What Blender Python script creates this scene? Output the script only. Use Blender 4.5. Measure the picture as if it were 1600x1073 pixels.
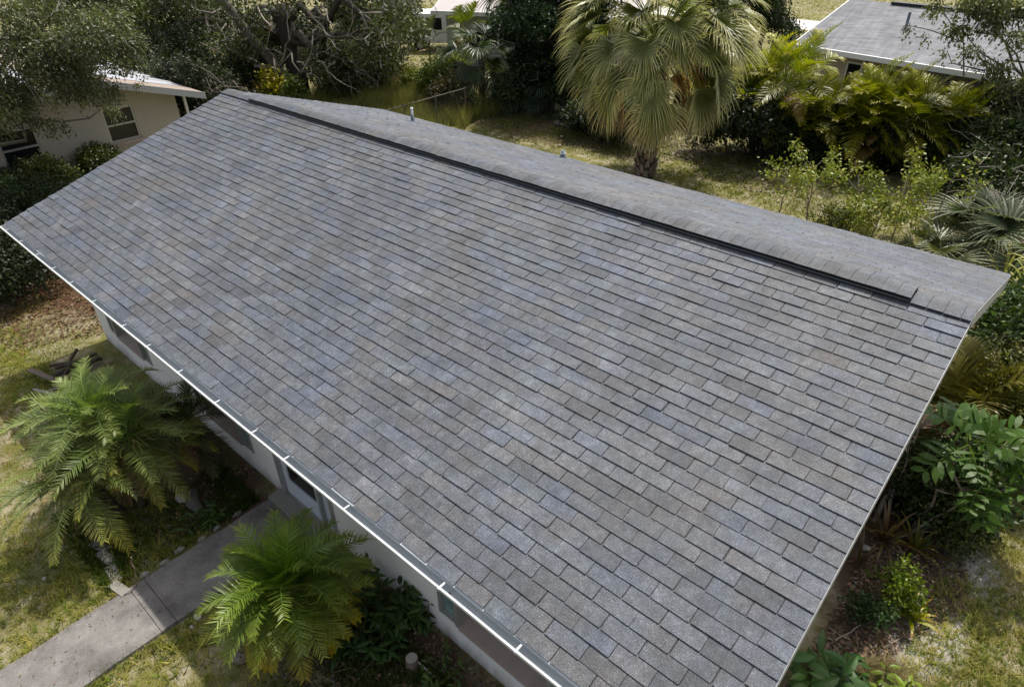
import bpy, math, random
import numpy as np
from mathutils import Vector, Matrix, Quaternion

# ------------------------------------------------------------------ clear
for o in list(bpy.data.objects): bpy.data.objects.remove(o, do_unlink=True)
scene = bpy.context.scene
COL = scene.collection
R = math.radians

# ------------------------------------------------------------------ camera
CAM = np.array([13.6492, -6.6893, 7.1997])
YAW, PITCH, ROLL, FPX = -0.7349, -0.5908, -0.0152, 1049.4453
_f = np.array([math.sin(YAW)*math.cos(PITCH), math.cos(YAW)*math.cos(PITCH), math.sin(PITCH)])
_r = np.array([math.cos(YAW), -math.sin(YAW), 0.0]); _u = np.cross(_r, _f)
CR = _r*math.cos(ROLL)+_u*math.sin(ROLL); CU = -_r*math.sin(ROLL)+_u*math.cos(ROLL); CF = _f
cd = bpy.data.cameras.new('camera'); cam = bpy.data.objects.new('camera', cd); COL.objects.link(cam)
cd.sensor_fit = 'HORIZONTAL'; cd.sensor_width = 36.0; cd.lens = 36.0*FPX/1600.0
cd.clip_start = 0.1; cd.clip_end = 2000
cam.matrix_world = Matrix(((CR[0], CU[0], -CF[0], CAM[0]), (CR[1], CU[1], -CF[1], CAM[1]),
                           (CR[2], CU[2], -CF[2], CAM[2]), (0, 0, 0, 1)))
scene.camera = cam
def px_ray(x, y): return CF + CR*(x-800)/FPX - CU*(y-536.5)/FPX
def on_z(x, y, z=0.0):
    d = px_ray(x, y); return CAM + d*((z-CAM[2])/d[2])
def on_y(x, y, Y):
    d = px_ray(x, y); return CAM + d*((Y-CAM[1])/d[1])
def project(P):
    d = np.asarray(P, float)-CAM; w = d@CF
    return 800+FPX*(d@CR)/w, 536.5-FPX*(d@CU)/w, w

# ------------------------------------------------------------------ sky, sun, exposure
SUN_EL, SUN_AZ = R(61.5), R(-10.0)
w = bpy.data.worlds.new('World'); scene.world = w; w.use_nodes = True
nt = w.node_tree; nt.nodes.clear()
sky = nt.nodes.new('ShaderNodeTexSky'); sky.sky_type = 'NISHITA'; sky.sun_disc = False
sky.sun_elevation = SUN_EL; sky.sun_rotation = SUN_AZ; sky.air_density = 1.0; sky.dust_density = 4.0; sky.ozone_density = 1.0
bg = nt.nodes.new('ShaderNodeBackground'); bg.inputs['Strength'].default_value = 0.145
wo = nt.nodes.new('ShaderNodeOutputWorld')
hs = nt.nodes.new('ShaderNodeHueSaturation'); hs.inputs['Saturation'].default_value = .45   # thin bright haze
nt.links.new(sky.outputs[0], hs.inputs['Color']); nt.links.new(hs.outputs[0], bg.inputs[0]); nt.links.new(bg.outputs[0], wo.inputs[0])
sd = bpy.data.lights.new('sun', 'SUN'); sd.energy = 3.5; sd.angle = R(0.6); sd.color = (1.0, 0.95, 0.87)
sun = bpy.data.objects.new('sun', sd); COL.objects.link(sun)
sv = Vector((math.sin(SUN_AZ)*math.cos(SUN_EL), math.cos(SUN_AZ)*math.cos(SUN_EL), math.sin(SUN_EL)))
sun.rotation_mode = 'QUATERNION'; sun.rotation_quaternion = sv.to_track_quat('Z', 'Y'); sun.location = (0, 20, 40)
vs = scene.view_settings; vs.view_transform = 'Standard'; vs.look = 'None'; vs.gamma = 1.0; vs.use_curve_mapping = False
vs.exposure = 0.42

# ------------------------------------------------------------------ mesh helpers
rng = np.random.default_rng(7)
class MB:
    def __init__(s): s.v = []; s.f = []; s.c = []; s.n = 0
    def add(s, v, f, c=None):
        v = np.asarray(v, float).reshape(-1, 3)
        s.v.append(v); s.f.extend([tuple(int(i)+s.n for i in q) for q in f])
        if c is None: c = (1, 1, 1)
        c = np.asarray(c, float)
        if c.ndim == 1: c = np.tile(c, (len(v), 1))
        s.c.append(c); s.n += len(v)
    def box(s, x0, x1, y0, y1, z0, z1, c=None):
        v = [(x0,y0,z0),(x1,y0,z0),(x1,y1,z0),(x0,y1,z0),(x0,y0,z1),(x1,y0,z1),(x1,y1,z1),(x0,y1,z1)]
        s.add(v, [(0,3,2,1),(4,5,6,7),(0,1,5,4),(1,2,6,5),(2,3,7,6),(3,0,4,7)], c)
    def tube(s, pts, rad, n=6, c=None, cap=True):
        pts = np.asarray(pts, float); m = len(pts)
        rad = np.full(m, rad) if np.isscalar(rad) else np.asarray(rad, float)
        vs_ = []
        for i in range(m):
            a = pts[max(i-1, 0)]; b = pts[min(i+1, m-1)]; t = b-a; t = t/(np.linalg.norm(t)+1e-9)
            up = np.array([0, 0, 1.0]) if abs(t[2]) < .9 else np.array([1.0, 0, 0])
            e1 = np.cross(t, up); e1 /= np.linalg.norm(e1); e2 = np.cross(t, e1)
            for k in range(n):
                an = 2*math.pi*k/n; vs_.append(pts[i]+rad[i]*(math.cos(an)*e1+math.sin(an)*e2))
        f = [(i*n+k, i*n+(k+1) % n, (i+1)*n+(k+1) % n, (i+1)*n+k) for i in range(m-1) for k in range(n)]
        if cap: f += [tuple(range(n-1, -1, -1)), tuple((m-1)*n+k for k in range(n))]
        if c is not None:
            c = np.asarray(c, float)
            if c.ndim == 2: c = np.repeat(c, n, axis=0)
        s.add(vs_, f, c)
    def mesh(s, name, smooth=False):
        m = bpy.data.meshes.new(name)
        if s.n:
            m.from_pydata(np.concatenate(s.v).tolist(), [], s.f)
            a = m.color_attributes.new('Col', 'FLOAT_COLOR', 'POINT')
            c = np.concatenate(s.c); c = np.concatenate([c, np.ones((len(c), 1))], 1)
            a.data.foreach_set('color', c.ravel().astype(np.float32))
            if smooth: m.polygons.foreach_set('use_smooth', [True]*len(m.polygons))
        m.update(); return m
    def build(s, name, mat, parent=None, smooth=False, loc=None):
        o = bpy.data.objects.new(name, s.mesh(name, smooth)); COL.objects.link(o)
        o.data.materials.append(mat)
        if parent is not None: o.parent = parent
        if loc is not None: o.location = loc
        return o
def quads_mesh(name, V, C, mat, parent=None, tri=False):
    """V (N,k,3) polygons, C (N,3) colours: fast leaf soup"""
    N, k = V.shape[:2]
    m = bpy.data.meshes.new(name)
    m.vertices.add(N*k); m.vertices.foreach_set('co', V.reshape(-1).astype(np.float32))
    m.loops.add(N*k); m.loops.foreach_set('vertex_index', np.arange(N*k, dtype=np.int32))
    m.polygons.add(N); m.polygons.foreach_set('loop_start', np.arange(0, N*k, k, dtype=np.int32))
    m.polygons.foreach_set('loop_total', np.full(N, k, dtype=np.int32))
    a = m.color_attributes.new('Col', 'FLOAT_COLOR', 'POINT')
    c = np.repeat(np.concatenate([C, np.ones((N, 1))], 1), k, axis=0)
    a.data.foreach_set('color', c.ravel().astype(np.float32))
    m.update(); m.validate()
    o = bpy.data.objects.new(name, m); COL.objects.link(o); m.materials.append(mat)
    if parent is not None: o.parent = parent
    return o
def empty(name, loc=(0, 0, 0), rz=0.0):
    o = bpy.data.objects.new(name, None); COL.objects.link(o); o.location = loc; o.rotation_euler = (0, 0, rz)
    o.empty_display_size = 0.2; return o
def tag(o, label=None, cat=None, group=None, kind=None):
    if label: o['label'] = label
    if cat: o['category'] = cat
    if group: o['group'] = group
    if kind: o['kind'] = kind
    return o

# ------------------------------------------------------------------ materials
def nodes(name):
    m = bpy.data.materials.new(name); m.use_nodes = True
    t = m.node_tree; t.nodes.clear()
    out = t.nodes.new('ShaderNodeOutputMaterial'); b = t.nodes.new('ShaderNodeBsdfPrincipled')
    t.links.new(b.outputs[0], out.inputs[0]); return m, t, b, out
def noise(t, scale, detail=3, rough=.55, vec=None):
    n = t.nodes.new('ShaderNodeTexNoise'); n.inputs['Scale'].default_value = scale
    n.inputs['Detail'].default_value = detail; n.inputs['Roughness'].default_value = rough
    if vec is not None: t.links.new(vec, n.inputs['Vector'])
    return n.outputs['Fac']
def objco(t):
    g = t.nodes.new('ShaderNodeNewGeometry'); return g.outputs['Position']
def ramp(t, fac, stops):
    r = t.nodes.new('ShaderNodeValToRGB'); e = r.color_ramp.elements
    while len(e) > 1: e.remove(e[-1])
    e[0].position = stops[0][0]; e[0].color = (*stops[0][1], 1)
    for p, c in stops[1:]:
        q = e.new(p); q.color = (*c, 1)
    t.links.new(fac, r.inputs[0]); return r.outputs[0]
def gray(t, fac, stops): return ramp(t, fac, [(p, (v, v, v)) for p, v in stops])
def mix(t, a, b, fac, mode='MIX'):
    n = t.nodes.new('ShaderNodeMix'); n.data_type = 'RGBA'; n.blend_type = mode
    for sock, val in ((n.inputs[6], a), (n.inputs[7], b)):
        if isinstance(val, tuple): sock.default_value = (*val, 1)
        else: t.links.new(val, sock)
    if isinstance(fac, (int, float)): n.inputs[0].default_value = fac
    else: t.links.new(fac, n.inputs[0])
    return n.outputs[2]
def bump(t, b, h, strength=.3, dist=.01):
    n = t.nodes.new('ShaderNodeBump'); n.inputs['Strength'].default_value = strength; n.inputs['Distance'].default_value = dist
    t.links.new(h, n.inputs['Height']); t.links.new(n.outputs[0], b.inputs['Normal'])
def attr(t, name='Col'):
    a = t.nodes.new('ShaderNodeAttribute'); a.attribute_name = name; return a.outputs['Color']
def m_plain(name, col, rough=.6, var=.15, scale=6, metal=0.0, spec=.4, bmp=0.0, bscale=60):
    m, t, b, o = nodes(name); p = objco(t)
    n = noise(t, scale, 5, .6, p)
    c = mix(t, tuple(x*(1-var) for x in col), tuple(min(1, x*(1+var)) for x in col), n)
    t.links.new(c, b.inputs['Base Color']); b.inputs['Roughness'].default_value = rough
    b.inputs['Metallic'].default_value = metal; b.inputs['Specular IOR Level'].default_value = spec
    if bmp: bump(t, b, noise(t, bscale, 3, .6, p), bmp, .01)
    return m
def m_leaf(name, transl=.3, rough=.5, spec=.35, tint=(1.25, 1.35, .6)):
    m, t, b, o = nodes(name)
    c = attr(t); p = objco(t)
    c = mix(t, c, gray(t, noise(t, 1.3, 3, .6, p), [(.3, .72), (.7, 1.28)]), 1.0, 'MULTIPLY')
    hs = t.nodes.new('ShaderNodeHueSaturation'); hs.inputs['Saturation'].default_value = 1.2; t.links.new(c, hs.inputs['Color']); c = hs.outputs[0]
    t.links.new(c, b.inputs['Base Color']); b.inputs['Roughness'].default_value = rough
    b.inputs['Specular IOR Level'].default_value = spec
    tr = t.nodes.new('ShaderNodeBsdfTranslucent'); tc = mix(t, c, tint, 1.0, 'MULTIPLY'); t.links.new(tc, tr.inputs[0])
    ms = t.nodes.new('ShaderNodeMixShader'); ms.inputs[0].default_value = transl
    t.links.new(b.outputs[0], ms.inputs[1]); t.links.new(tr.outputs[0], ms.inputs[2]); t.links.new(ms.outputs[0], o.inputs[0])
    return m
def m_attr(name, rough=.8, spec=.2, var=.2, scale=8, bmp=.3, bscale=40):
    m, t, b, o = nodes(name); p = objco(t)
    c = mix(t, attr(t), gray(t, noise(t, scale, 4, .6, p), [(.3, 1-var), (.7, 1+var)]), 1.0, 'MULTIPLY')
    t.links.new(c, b.inputs['Base Color']); b.inputs['Roughness'].default_value = rough; b.inputs['Specular IOR Level'].default_value = spec
    if bmp: bump(t, b, noise(t, bscale, 4, .6, p), bmp, .02)
    return m
M = {}
M['leaf'] = m_leaf('leaf', .24); M['leaf_gloss'] = m_leaf('leaf_gloss', .22, .48, .35); M['frond'] = m_leaf('frond', .28, .42, .45)
M['bark'] = m_attr('bark'); M['twig'] = m_attr('twig', bmp=.15)
M['white'] = m_plain('white_paint', (.78, .78, .77), .35, .06, 3)
M['galv'] = m_plain('gutter_metal', (.50, .53, .55), .35, .12, 5, metal=.0)
M['black'] = m_plain('black_plastic', (.018, .019, .022), .45, .3, 20)
M['fascia'] = m_plain('fascia_paint', (.36, .37, .38), .5, .1, 4)
M['cream'] = m_plain('beige_stucco', (.385, .35, .29), .85, .14, 1.2, bmp=.2, bscale=90)
M['farwall'] = m_plain('grey_wall', (.40, .43, .44), .8, .08, 1)
M['tanwall'] = m_plain('tan_wall', (.42, .36, .30), .8, .08, 1)
M['teal'] = m_plain('teal_glass', (.16, .26, .25), .12, .15, 3, spec=.8)
M['glass'] = m_plain('dark_glass', (.012, .013, .015), .12, .3, 2, spec=.4)
M['alum'] = m_plain('aluminium_frame', (.42, .42, .41), .4, .12, 8, metal=.5)
M['doorpaint'] = m_plain('door_paint', (.56, .60, .66), .4, .05, 3)
M['sill'] = m_plain('sill_masonry', (.36, .29, .255), .85, .22, 7, bmp=.2, bscale=70)
M['concrete'] = m_plain('concrete_block', (.24, .225, .20), .9, .3, 9, bmp=.35, bscale=60)
M['pvc'] = m_plain('pvc_pipe', (.62, .63, .66), .4, .1, 10)
M['lead'] = m_plain('flashing', (.12, .15, .19), .5, .15, 10)
M['wood'] = m_plain('weathered_wood', (.17, .135, .105), .9, .4, 14, bmp=.5, bscale=50)
M['rock'] = m_plain('pale_rock', (.36, .335, .295), .9, .3, 12, bmp=.4, bscale=40)
M['wire'] = m_plain('galvanised_wire', (.13, .105, .08), .7, .3, 8, metal=.2)

def m_shingle():
    m, t, b, o = nodes('asphalt_shingle'); p = objco(t)
    c = attr(t)
    n1 = noise(t, 3.1, 4, .6, p)
    c = mix(t, c, ramp(t, n1, [(.30, (.90, .95, 1.07)), (.5, (1, 1, 1)), (.70, (1.06, 1.0, .95))]), 1.0, 'MULTIPLY')
    c = mix(t, c, gray(t, noise(t, 14, 4, .65, p), [(.28, .74), (.72, 1.28)]), 1.0, 'MULTIPLY')
    c = mix(t, c, gray(t, noise(t, .45, 3, .5, p), [(.3, .90), (.7, 1.10)]), 1.0, 'MULTIPLY')
    c = mix(t, c, gray(t, noise(t, 5.5, 5, .7, p), [(.32, .80), (.52, 1.0), (.68, 1.30)]), 1.0, 'MULTIPLY')
    c = mix(t, c, gray(t, noise(t, 1.6, 4, .65, p), [(.30, .82), (.70, 1.2)]), 1.0, 'MULTIPLY')
    c = mix(t, c, ramp(t, noise(t, .75, 4, .6, p), [(.32, (.93, .97, 1.06)), (.5, (1, 1, 1)), (.68, (1.10, 1.02, .93))]), 1.0, 'MULTIPLY')
    g = noise(t, 115, 2, .7, p)
    c = mix(t, c, gray(t, g, [(.33, .50), (.5, .94), (.60, 1.3), (.70, 2.3)]), 1.0, 'MULTIPLY')
    t.links.new(c, b.inputs['Base Color']); b.inputs['Roughness'].default_value = .72; b.inputs['Specular IOR Level'].default_value = .5
    bump(t, b, g, .55, .004); return m
M['shingle'] = m_shingle()
def m_far_shingle():
    m, t, b, o = nodes('far_shingle'); p = objco(t)
    mp = t.nodes.new('ShaderNodeMapping'); mp.inputs['Scale'].default_value = (1.6, 7, 7); t.links.new(p, mp.inputs[0])
    c = mix(t, (.085, .09, .10), (.23, .235, .25), gray(t, noise(t, 1.0, 5, .75, mp.outputs[0]), [(.3, 0), (.7, 1)]))
    m2 = t.nodes.new('ShaderNodeMapping'); m2.inputs['Scale'].default_value = (5, .5, .5); t.links.new(p, m2.inputs[0])
    c = mix(t, c, gray(t, noise(t, 1.0, 5, .7, m2.outputs[0]), [(.3, .75), (.7, 1.25)]), 1.0, 'MULTIPLY')
    c = mix(t, c, gray(t, noise(t, .5, 3, .5, p), [(.3, .9), (.7, 1.1)]), 1.0, 'MULTIPLY')
    t.links.new(c, b.inputs['Base Color']); b.inputs['Roughness'].default_value = .8; return m
M['far_shingle'] = m_far_shingle()
M['far_roof'] = m_plain('pale_roof', (.46, .42, .41), .8, .12, 3)
M['tan_roof'] = m_plain('tan_shingle', (.27, .215, .175), .85, .3, 5)
M['metal_roof'] = m_plain('white_metal_roof', (.42, .43, .47), .45, .2, 2, metal=.1)
def m_wall():
    m, t, b, o = nodes('painted_block_wall'); p = objco(t)
    sep = t.nodes.new('ShaderNodeSeparateXYZ'); t.links.new(p, sep.inputs[0])
    # splash stains and mildew that rise from the ground in uneven tongues
    mp = t.nodes.new('ShaderNodeMapping'); mp.inputs['Scale'].default_value = (2.6, 2.6, .7); t.links.new(p, mp.inputs[0])
    n = noise(t, 1.2, 6, .65, mp.outputs[0])
    ad = t.nodes.new('ShaderNodeMath'); ad.operation = 'MULTIPLY_ADD'; ad.inputs[1].default_value = -1.15; t.links.new(sep.outputs[2], ad.inputs[0]); t.links.new(n, ad.inputs[2])
    st = gray(t, ad.outputs[0], [(.22, 0), (.62, .75)])
    c = mix(t, (.74, .74, .74), (.80, .79, .77), noise(t, 1.5, 4, .6, p))
    c = mix(t, c, (.20, .165, .12), st)
    t.links.new(c, b.inputs['Base Color']); b.inputs['Roughness'].default_value = .8
    bump(t, b, noise(t, 70, 3, .6, p), .25, .006); return m
M['wall'] = m_wall()
def m_ground():
    m, t, b, o = nodes('yard_ground'); p = objco(t)
    big = noise(t, .55, 5, .62, p); mid = noise(t, 2.4, 6, .68, p); fine = noise(t, 30, 5, .75, p)
    soil = mix(t, (.13, .105, .075), (.25, .205, .15), mid)
    sand = mix(t, (.30, .255, .185), (.44, .38, .285), fine)
    grass = mix(t, (.095, .105, .026), (.23, .205, .062), fine)
    c = mix(t, soil, grass, gray(t, big, [(.30, .25), (.56, 1)]))
    c = mix(t, c, sand, gray(t, mid, [(.47, 0), (.64, .85)]))
    # leaf mulch under the planting: along the left side, round the palms and on the right of the house
    def blob(cx, cy, rx, ry, lo=.7, hi=1.25):
        mp = t.nodes.new('ShaderNodeMapping'); mp.inputs['Location'].default_value = (-cx/rx, -cy/ry, 0); mp.inputs['Scale'].default_value = (1/rx, 1/ry, 0)
        t.links.new(p, mp.inputs[0])
        l = t.nodes.new('ShaderNodeVectorMath'); l.operation = 'LENGTH'; t.links.new(mp.outputs[0], l.inputs[0])
        a = t.nodes.new('ShaderNodeMath'); a.operation = 'MULTIPLY_ADD'; a.inputs[1].default_value = .9; t.links.new(mid, a.inputs[0])
        s = t.nodes.new('ShaderNodeMath'); s.operation = 'SUBTRACT'; t.links.new(l.outputs['Value'], s.inputs[0]); s.inputs[1].default_value = .45
        t.links.new(s.outputs[0], a.inputs[2]); return gray(t, a.outputs[0], [(lo, 1), (hi, 0)])
    mulch = mix(t, (.055, .037, .026), (.17, .115, .078), fine)
    red = mix(t, (.035, .020, .012), (.145, .082, .045), fine)
    for a in ((-3.5, -2.2, 3.6, 3.2), (5.2, -4.4, 2.2, .75), (9.6, -4.4, 2.6, .7)): c = mix(t, c, red if a[0] < 0 else mulch, blob(*a))
    for a in ((13.5, 1.1, 1.0, 2.2), (13.3, 5, 1.6, 3.5), (-2.2, 13.2, 4.5, 2.4)): c = mix(t, c, mulch, blob(*a))
    for a in ((14.12, -.05, .42, .75), (14.3, 1.2, .4, .5), (3.6, -7.0, .5, .35)): c = mix(t, c, mix(t, (.26, .24, .21), (.46, .42, .37), fine), blob(*a))
    t.links.new(c, b.inputs['Base Color']); b.inputs['Roughness'].default_value = .95; b.inputs['Specular IOR Level'].default_value = .15
    bump(t, b, fine, .8, .03); return m
M['ground'] = m_ground()
def m_path():
    m, t, b, o = nodes('path_concrete'); p = objco(t)
    c = mix(t, (.085, .077, .072), (.255, .238, .222), gray(t, noise(t, 1.6, 8, .75, p), [(.32, 0), (.66, 1)]))
    c = mix(t, c, gray(t, noise(t, 70, 3, .7, p), [(.3, .75), (.6, 1.05), (.74, 1.7)]), 1.0, 'MULTIPLY')
    t.links.new(c, b.inputs['Base Color']); b.inputs['Roughness'].default_value = .9
    bump(t, b, noise(t, 60, 4, .7, p), .3, .006); return m
M['path'] = m_path()
M['blade'] = m_leaf('grass_blade', .3, .6, .2)
M['drive'] = m_plain('driveway_concrete', (.55, .53, .50), .9, .1, 2)
M['red'] = m_plain('red_paint', (.35, .09, .06), .5, .2, 3)

# ------------------------------------------------------------------ ground, path
g = MB(); g.add([(-300, -300, 0), (300, -300, 0), (300, 300, 0), (-300, 300, 0)], [(0, 1, 2, 3)])
ground = tag(g.build('ground', M['ground']), 'patchy yard of grass, sand and leaf litter', kind='structure')
PX0, PX1 = 6.50, 7.40
p = MB()
def slab(y0, y1, z=.045, jx=0.0):
    n = max(2, int(abs(y1-y0)/.25)); ys = np.linspace(y0, y1, n+1); v = []; f = []
    for y in ys:
        a = PX0+.006*math.sin(y*5.1)+.008*math.sin(y*13); b_ = PX1+.006*math.sin(y*4.3+1)+.009*math.sin(y*11)
        v += [(a-.02, y, -.05), (a, y, z), (b_, y, z), (b_+.02, y, -.05)]
    for i in range(n): 
        for k in range(3): f.append((i*4+k, i*4+k+1, i*4+4+k+1, i*4+4+k))
    f += [(0, 3, 2, 1), (n*4, n*4+1, n*4+2, n*4+3)]
    return v, f
path = empty('path', (0, 0, 0)); tag(path, 'narrow concrete garden path leading to the front door', kind='structure')
for y0, y1, z in ((-3.84, -5.805, .045), (-5.812, -5.990, .049), (-5.996, -8.4, .044), (-8.407, -11, .045)):
    q = MB(); v, f = slab(y1, y0, z); q.add(v, f); q.build('slab', M['path'], path)

# ------------------------------------------------------------------ THE HOUSE
L, W, H, EZ, WR = 13.29, 4.5, 1.3684, 2.6, 3.80
SL = math.hypot(W, H); CS, SN = W/SL, H/SL
NC = 34.65; EXP = SL/NC; TAB = EXP*2.4
house = tag(empty('house', (0, 0, 0)), 'long low white house with grey shingled gable roof', 'house')
YW = -3.80; XW0, XW1 = .30, 12.98; YB = 3.15; WT = 2.42
def wall_strip(mb, xs, y_out, z0, z1, th=.2):
    for a, b_ in xs: mb.box(a, b_, y_out, y_out+th, z0, z1)
# openings on the front wall: (x0, x1, z0, z1)
wins = [(.90, 2.62, .45, 1.95), (4.25, 5.92, .42, 1.95), (9.87, 11.78, .43, 1.95)]
door = (6.56, 7.90, .06, 2.12)
mb = MB()
edges = [XW0] + [e for wn in (wins[0], wins[1], door, wins[2]) for e in wn[:2]] + [XW1]
wall_strip(mb, [(edges[i], edges[i+1]) for i in range(0, len(edges), 2)], YW, -.1, WT)
for (a, b_, z0, z1) in wins+[door]:
    mb.box(a, b_, YW, YW+.2, -.1, z0); mb.box(a, b_, YW, YW+.2, z1, WT)
mb.build('front_wall', M['wall'], house)
mb = MB(); mb.box(XW0, XW1, YB-.2, YB, -.1, WT); mb.build('rear_wall', M['wall'], house)
for nm, xa in (('gable_wall', XW0), ('gable_wall', XW1-.2)):
    mb = MB(); xb = xa+.2
    zr = lambda y: EZ+H*(1-abs(y)/W)-.14
    prof = [(YW+.2, -.1), (YB-.2, -.1), (YB-.2, zr(YB)), (0, zr(0)), (YW+.2, zr(YW+.2))]
    v = [(xa, y, z) for y, z in prof]+[(xb, y, z) for y, z in prof]
    mb.add(v, [(4, 3, 2, 1, 0), (5, 6, 7, 8, 9)]+[(i, (i+1) % 5, 5+(i+1) % 5, 5+i) for i in range(5)])
    mb.build(nm, M['wall'], house)
mb = MB(); mb.box(XW0+.21, XW1-.21, YW+.5, YB-.25, -.05, .02); mb.build('floor_slab', M['concrete'], house)
# windows: flush side panes, a deep central bay with masonry sill
for a, b_, z0, z1 in wins:
    wn = MB(); sw = .33
    wn.box(a+sw, b_-sw, YW+.02, YW+.19, z1-.06, z1)
    win = wn.build('window', M['alum'], house)
    for e0, e1, f0, f1 in ((a, a+.05, a+sw-.05, a+sw), (b_-.05, b_, b_-sw, b_-sw+.05)):
        wn = MB(); q0, q1 = min(e1, f1), max(e0, f0)
        wn.box(e0, e1, YW-.015, YW+.1, z0, z1); wn.box(f0, f1, YW-.03, YW+.19, z0, z1)
        wn.box(q0, q1, YW-.012, YW+.1, z0, z0+.05); wn.box(q0, q1, YW-.012, YW+.1, z1-.05, z1)
        wn.box(q0, q1, YW+.0, YW+.09, (z0+z1)/2-.012, (z0+z1)/2+.012)
        wn.build('side_frame', M['alum'], win)
    for q0, q1 in ((a+.05, a+sw-.05), (b_-sw+.05, b_-.05)):
        k = MB(); k.box(q0, q1, YW+.03, YW+.04, z0+.05, z1-.05); k.build('side_pane', M['teal'], win)
    k = MB(); k.add([(a+sw, YW-.03, z0-.03), (b_-sw, YW-.03, z0-.03), (b_-sw, YW-.03, z0+.02), (a+sw, YW-.03, z0+.02),
                     (a+sw, YW+.34, z0-.03), (b_-sw, YW+.34, z0-.03), (b_-sw, YW+.34, z0+.10), (a+sw, YW+.34, z0+.10)],
                    [(0, 1, 2, 3), (3, 2, 6, 7), (0, 4, 5, 1), (4, 7, 6, 5), (0, 3, 7, 4), (1, 5, 6, 2)]); k.build('sill', M['sill'], win)
    k = MB(); y = YW+.30; c0, c1, d0, d1 = a+sw, b_-sw, z0+.085, z1
    for bx in ((c0, c0+.04, d0, d1), (c1-.04, c1, d0, d1), (c0+.04, c1-.04, d0, d0+.05), (c0+.04, c1-.04, d1-.05, d1), ((c0+c1)/2-.02, (c0+c1)/2+.02, d0+.05, d1-.05)):
        k.box(bx[0], bx[1], y-.03, y+.02, bx[2], bx[3])
    k.build('frame', M['white'], win)
    for q0, q1 in ((c0+.04, (c0+c1)/2-.02), ((c0+c1)/2+.02, c1-.04)):
        k = MB(); k.box(q0, q1, y-.005, y+.005, d0+.05, d1-.05); k.build('pane', M['glass'], win)
    k = MB(); k.box(c0+.002, c1-.002, YW+.36, YW+.40, d0, d1); k.build('black_backing', M['black'], win)  # plain black sheet closing the opening behind the panes
# door
a, b_, z0, z1 = door
k = MB(); k.box(a, a+.07, YW-.02, YW+.15, z0, z1); k.box(b_-.07, b_, YW-.02, YW+.15, z0, z1); k.box(a+.07, b_-.07, YW-.02, YW+.15, z1-.07, z1); k.box(a+.98, a+1.03, YW-.01, YW+.14, z0, z1-.07)
dr = k.build('door', M['alum'], house)
k = MB(); dx0, dx1 = a+.075, a+.975; zt = z1-.075
k.box(dx0, dx0+.13, YW+.03, YW+.07, z0, zt); k.box(dx1-.10, dx1, YW+.03, YW+.07, z0, zt); k.box(dx0+.13, dx1-.10, YW+.03, YW+.07, z0, z0+.34); k.box(dx0+.13, dx1-.10, YW+.03, YW+.07, zt-.13, zt)
k.build('leaf', M['doorpaint'], dr)
k = MB(); k.box(dx0+.13, dx1-.10, YW+.045, YW+.052, z0+.34, zt-.13); k.build('pane', M['glass'], dr)
k = MB(); k.box(a+1.03, b_-.07, YW+.04, YW+.05, z0, z1-.07); k.build('side_panel', M['doorpaint'], dr)
k = MB(); k.tube([(dx1-.05, YW+.03, 1.0), (dx1-.05, YW-.03, 1.0)], .012, 6); k.tube([(dx1-.05, YW-.03, 1.0), (dx1-.16, YW-.035, .99)], .011, 6); k.build('handle', M['alum'], dr)
k = MB(); k.box(a-.06, b_+.06, YW-.22, YW-.005, .046, .10); k.build('threshold', M['concrete'], dr)
# wall lamp and hanging cable beside the door
k = MB(); k.tube([(6.05, YW-.005, 2.3), (6.07, YW-.03, 1.9), (6.12, YW-.02, 1.25), (6.17, YW-.05, 1.0), (6.2, YW-.07, 1.06)], .012, 5); k.build('cable', M['black'], house)
k = MB(); k.tube([(6.44, YW, 2.06), (6.44, YW-.10, 2.06)], .02, 6); k.tube([(6.44, YW-.10, 2.10), (6.44, YW-.10, 1.93)], [.03, .055], 8); k.build('porch_lamp', M['black'], house)
k = MB(); k.box(XW0, XW1, -4.40, YW+.1, WT+.002, WT+.02); k.build('soffit', M['white'], house)

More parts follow.
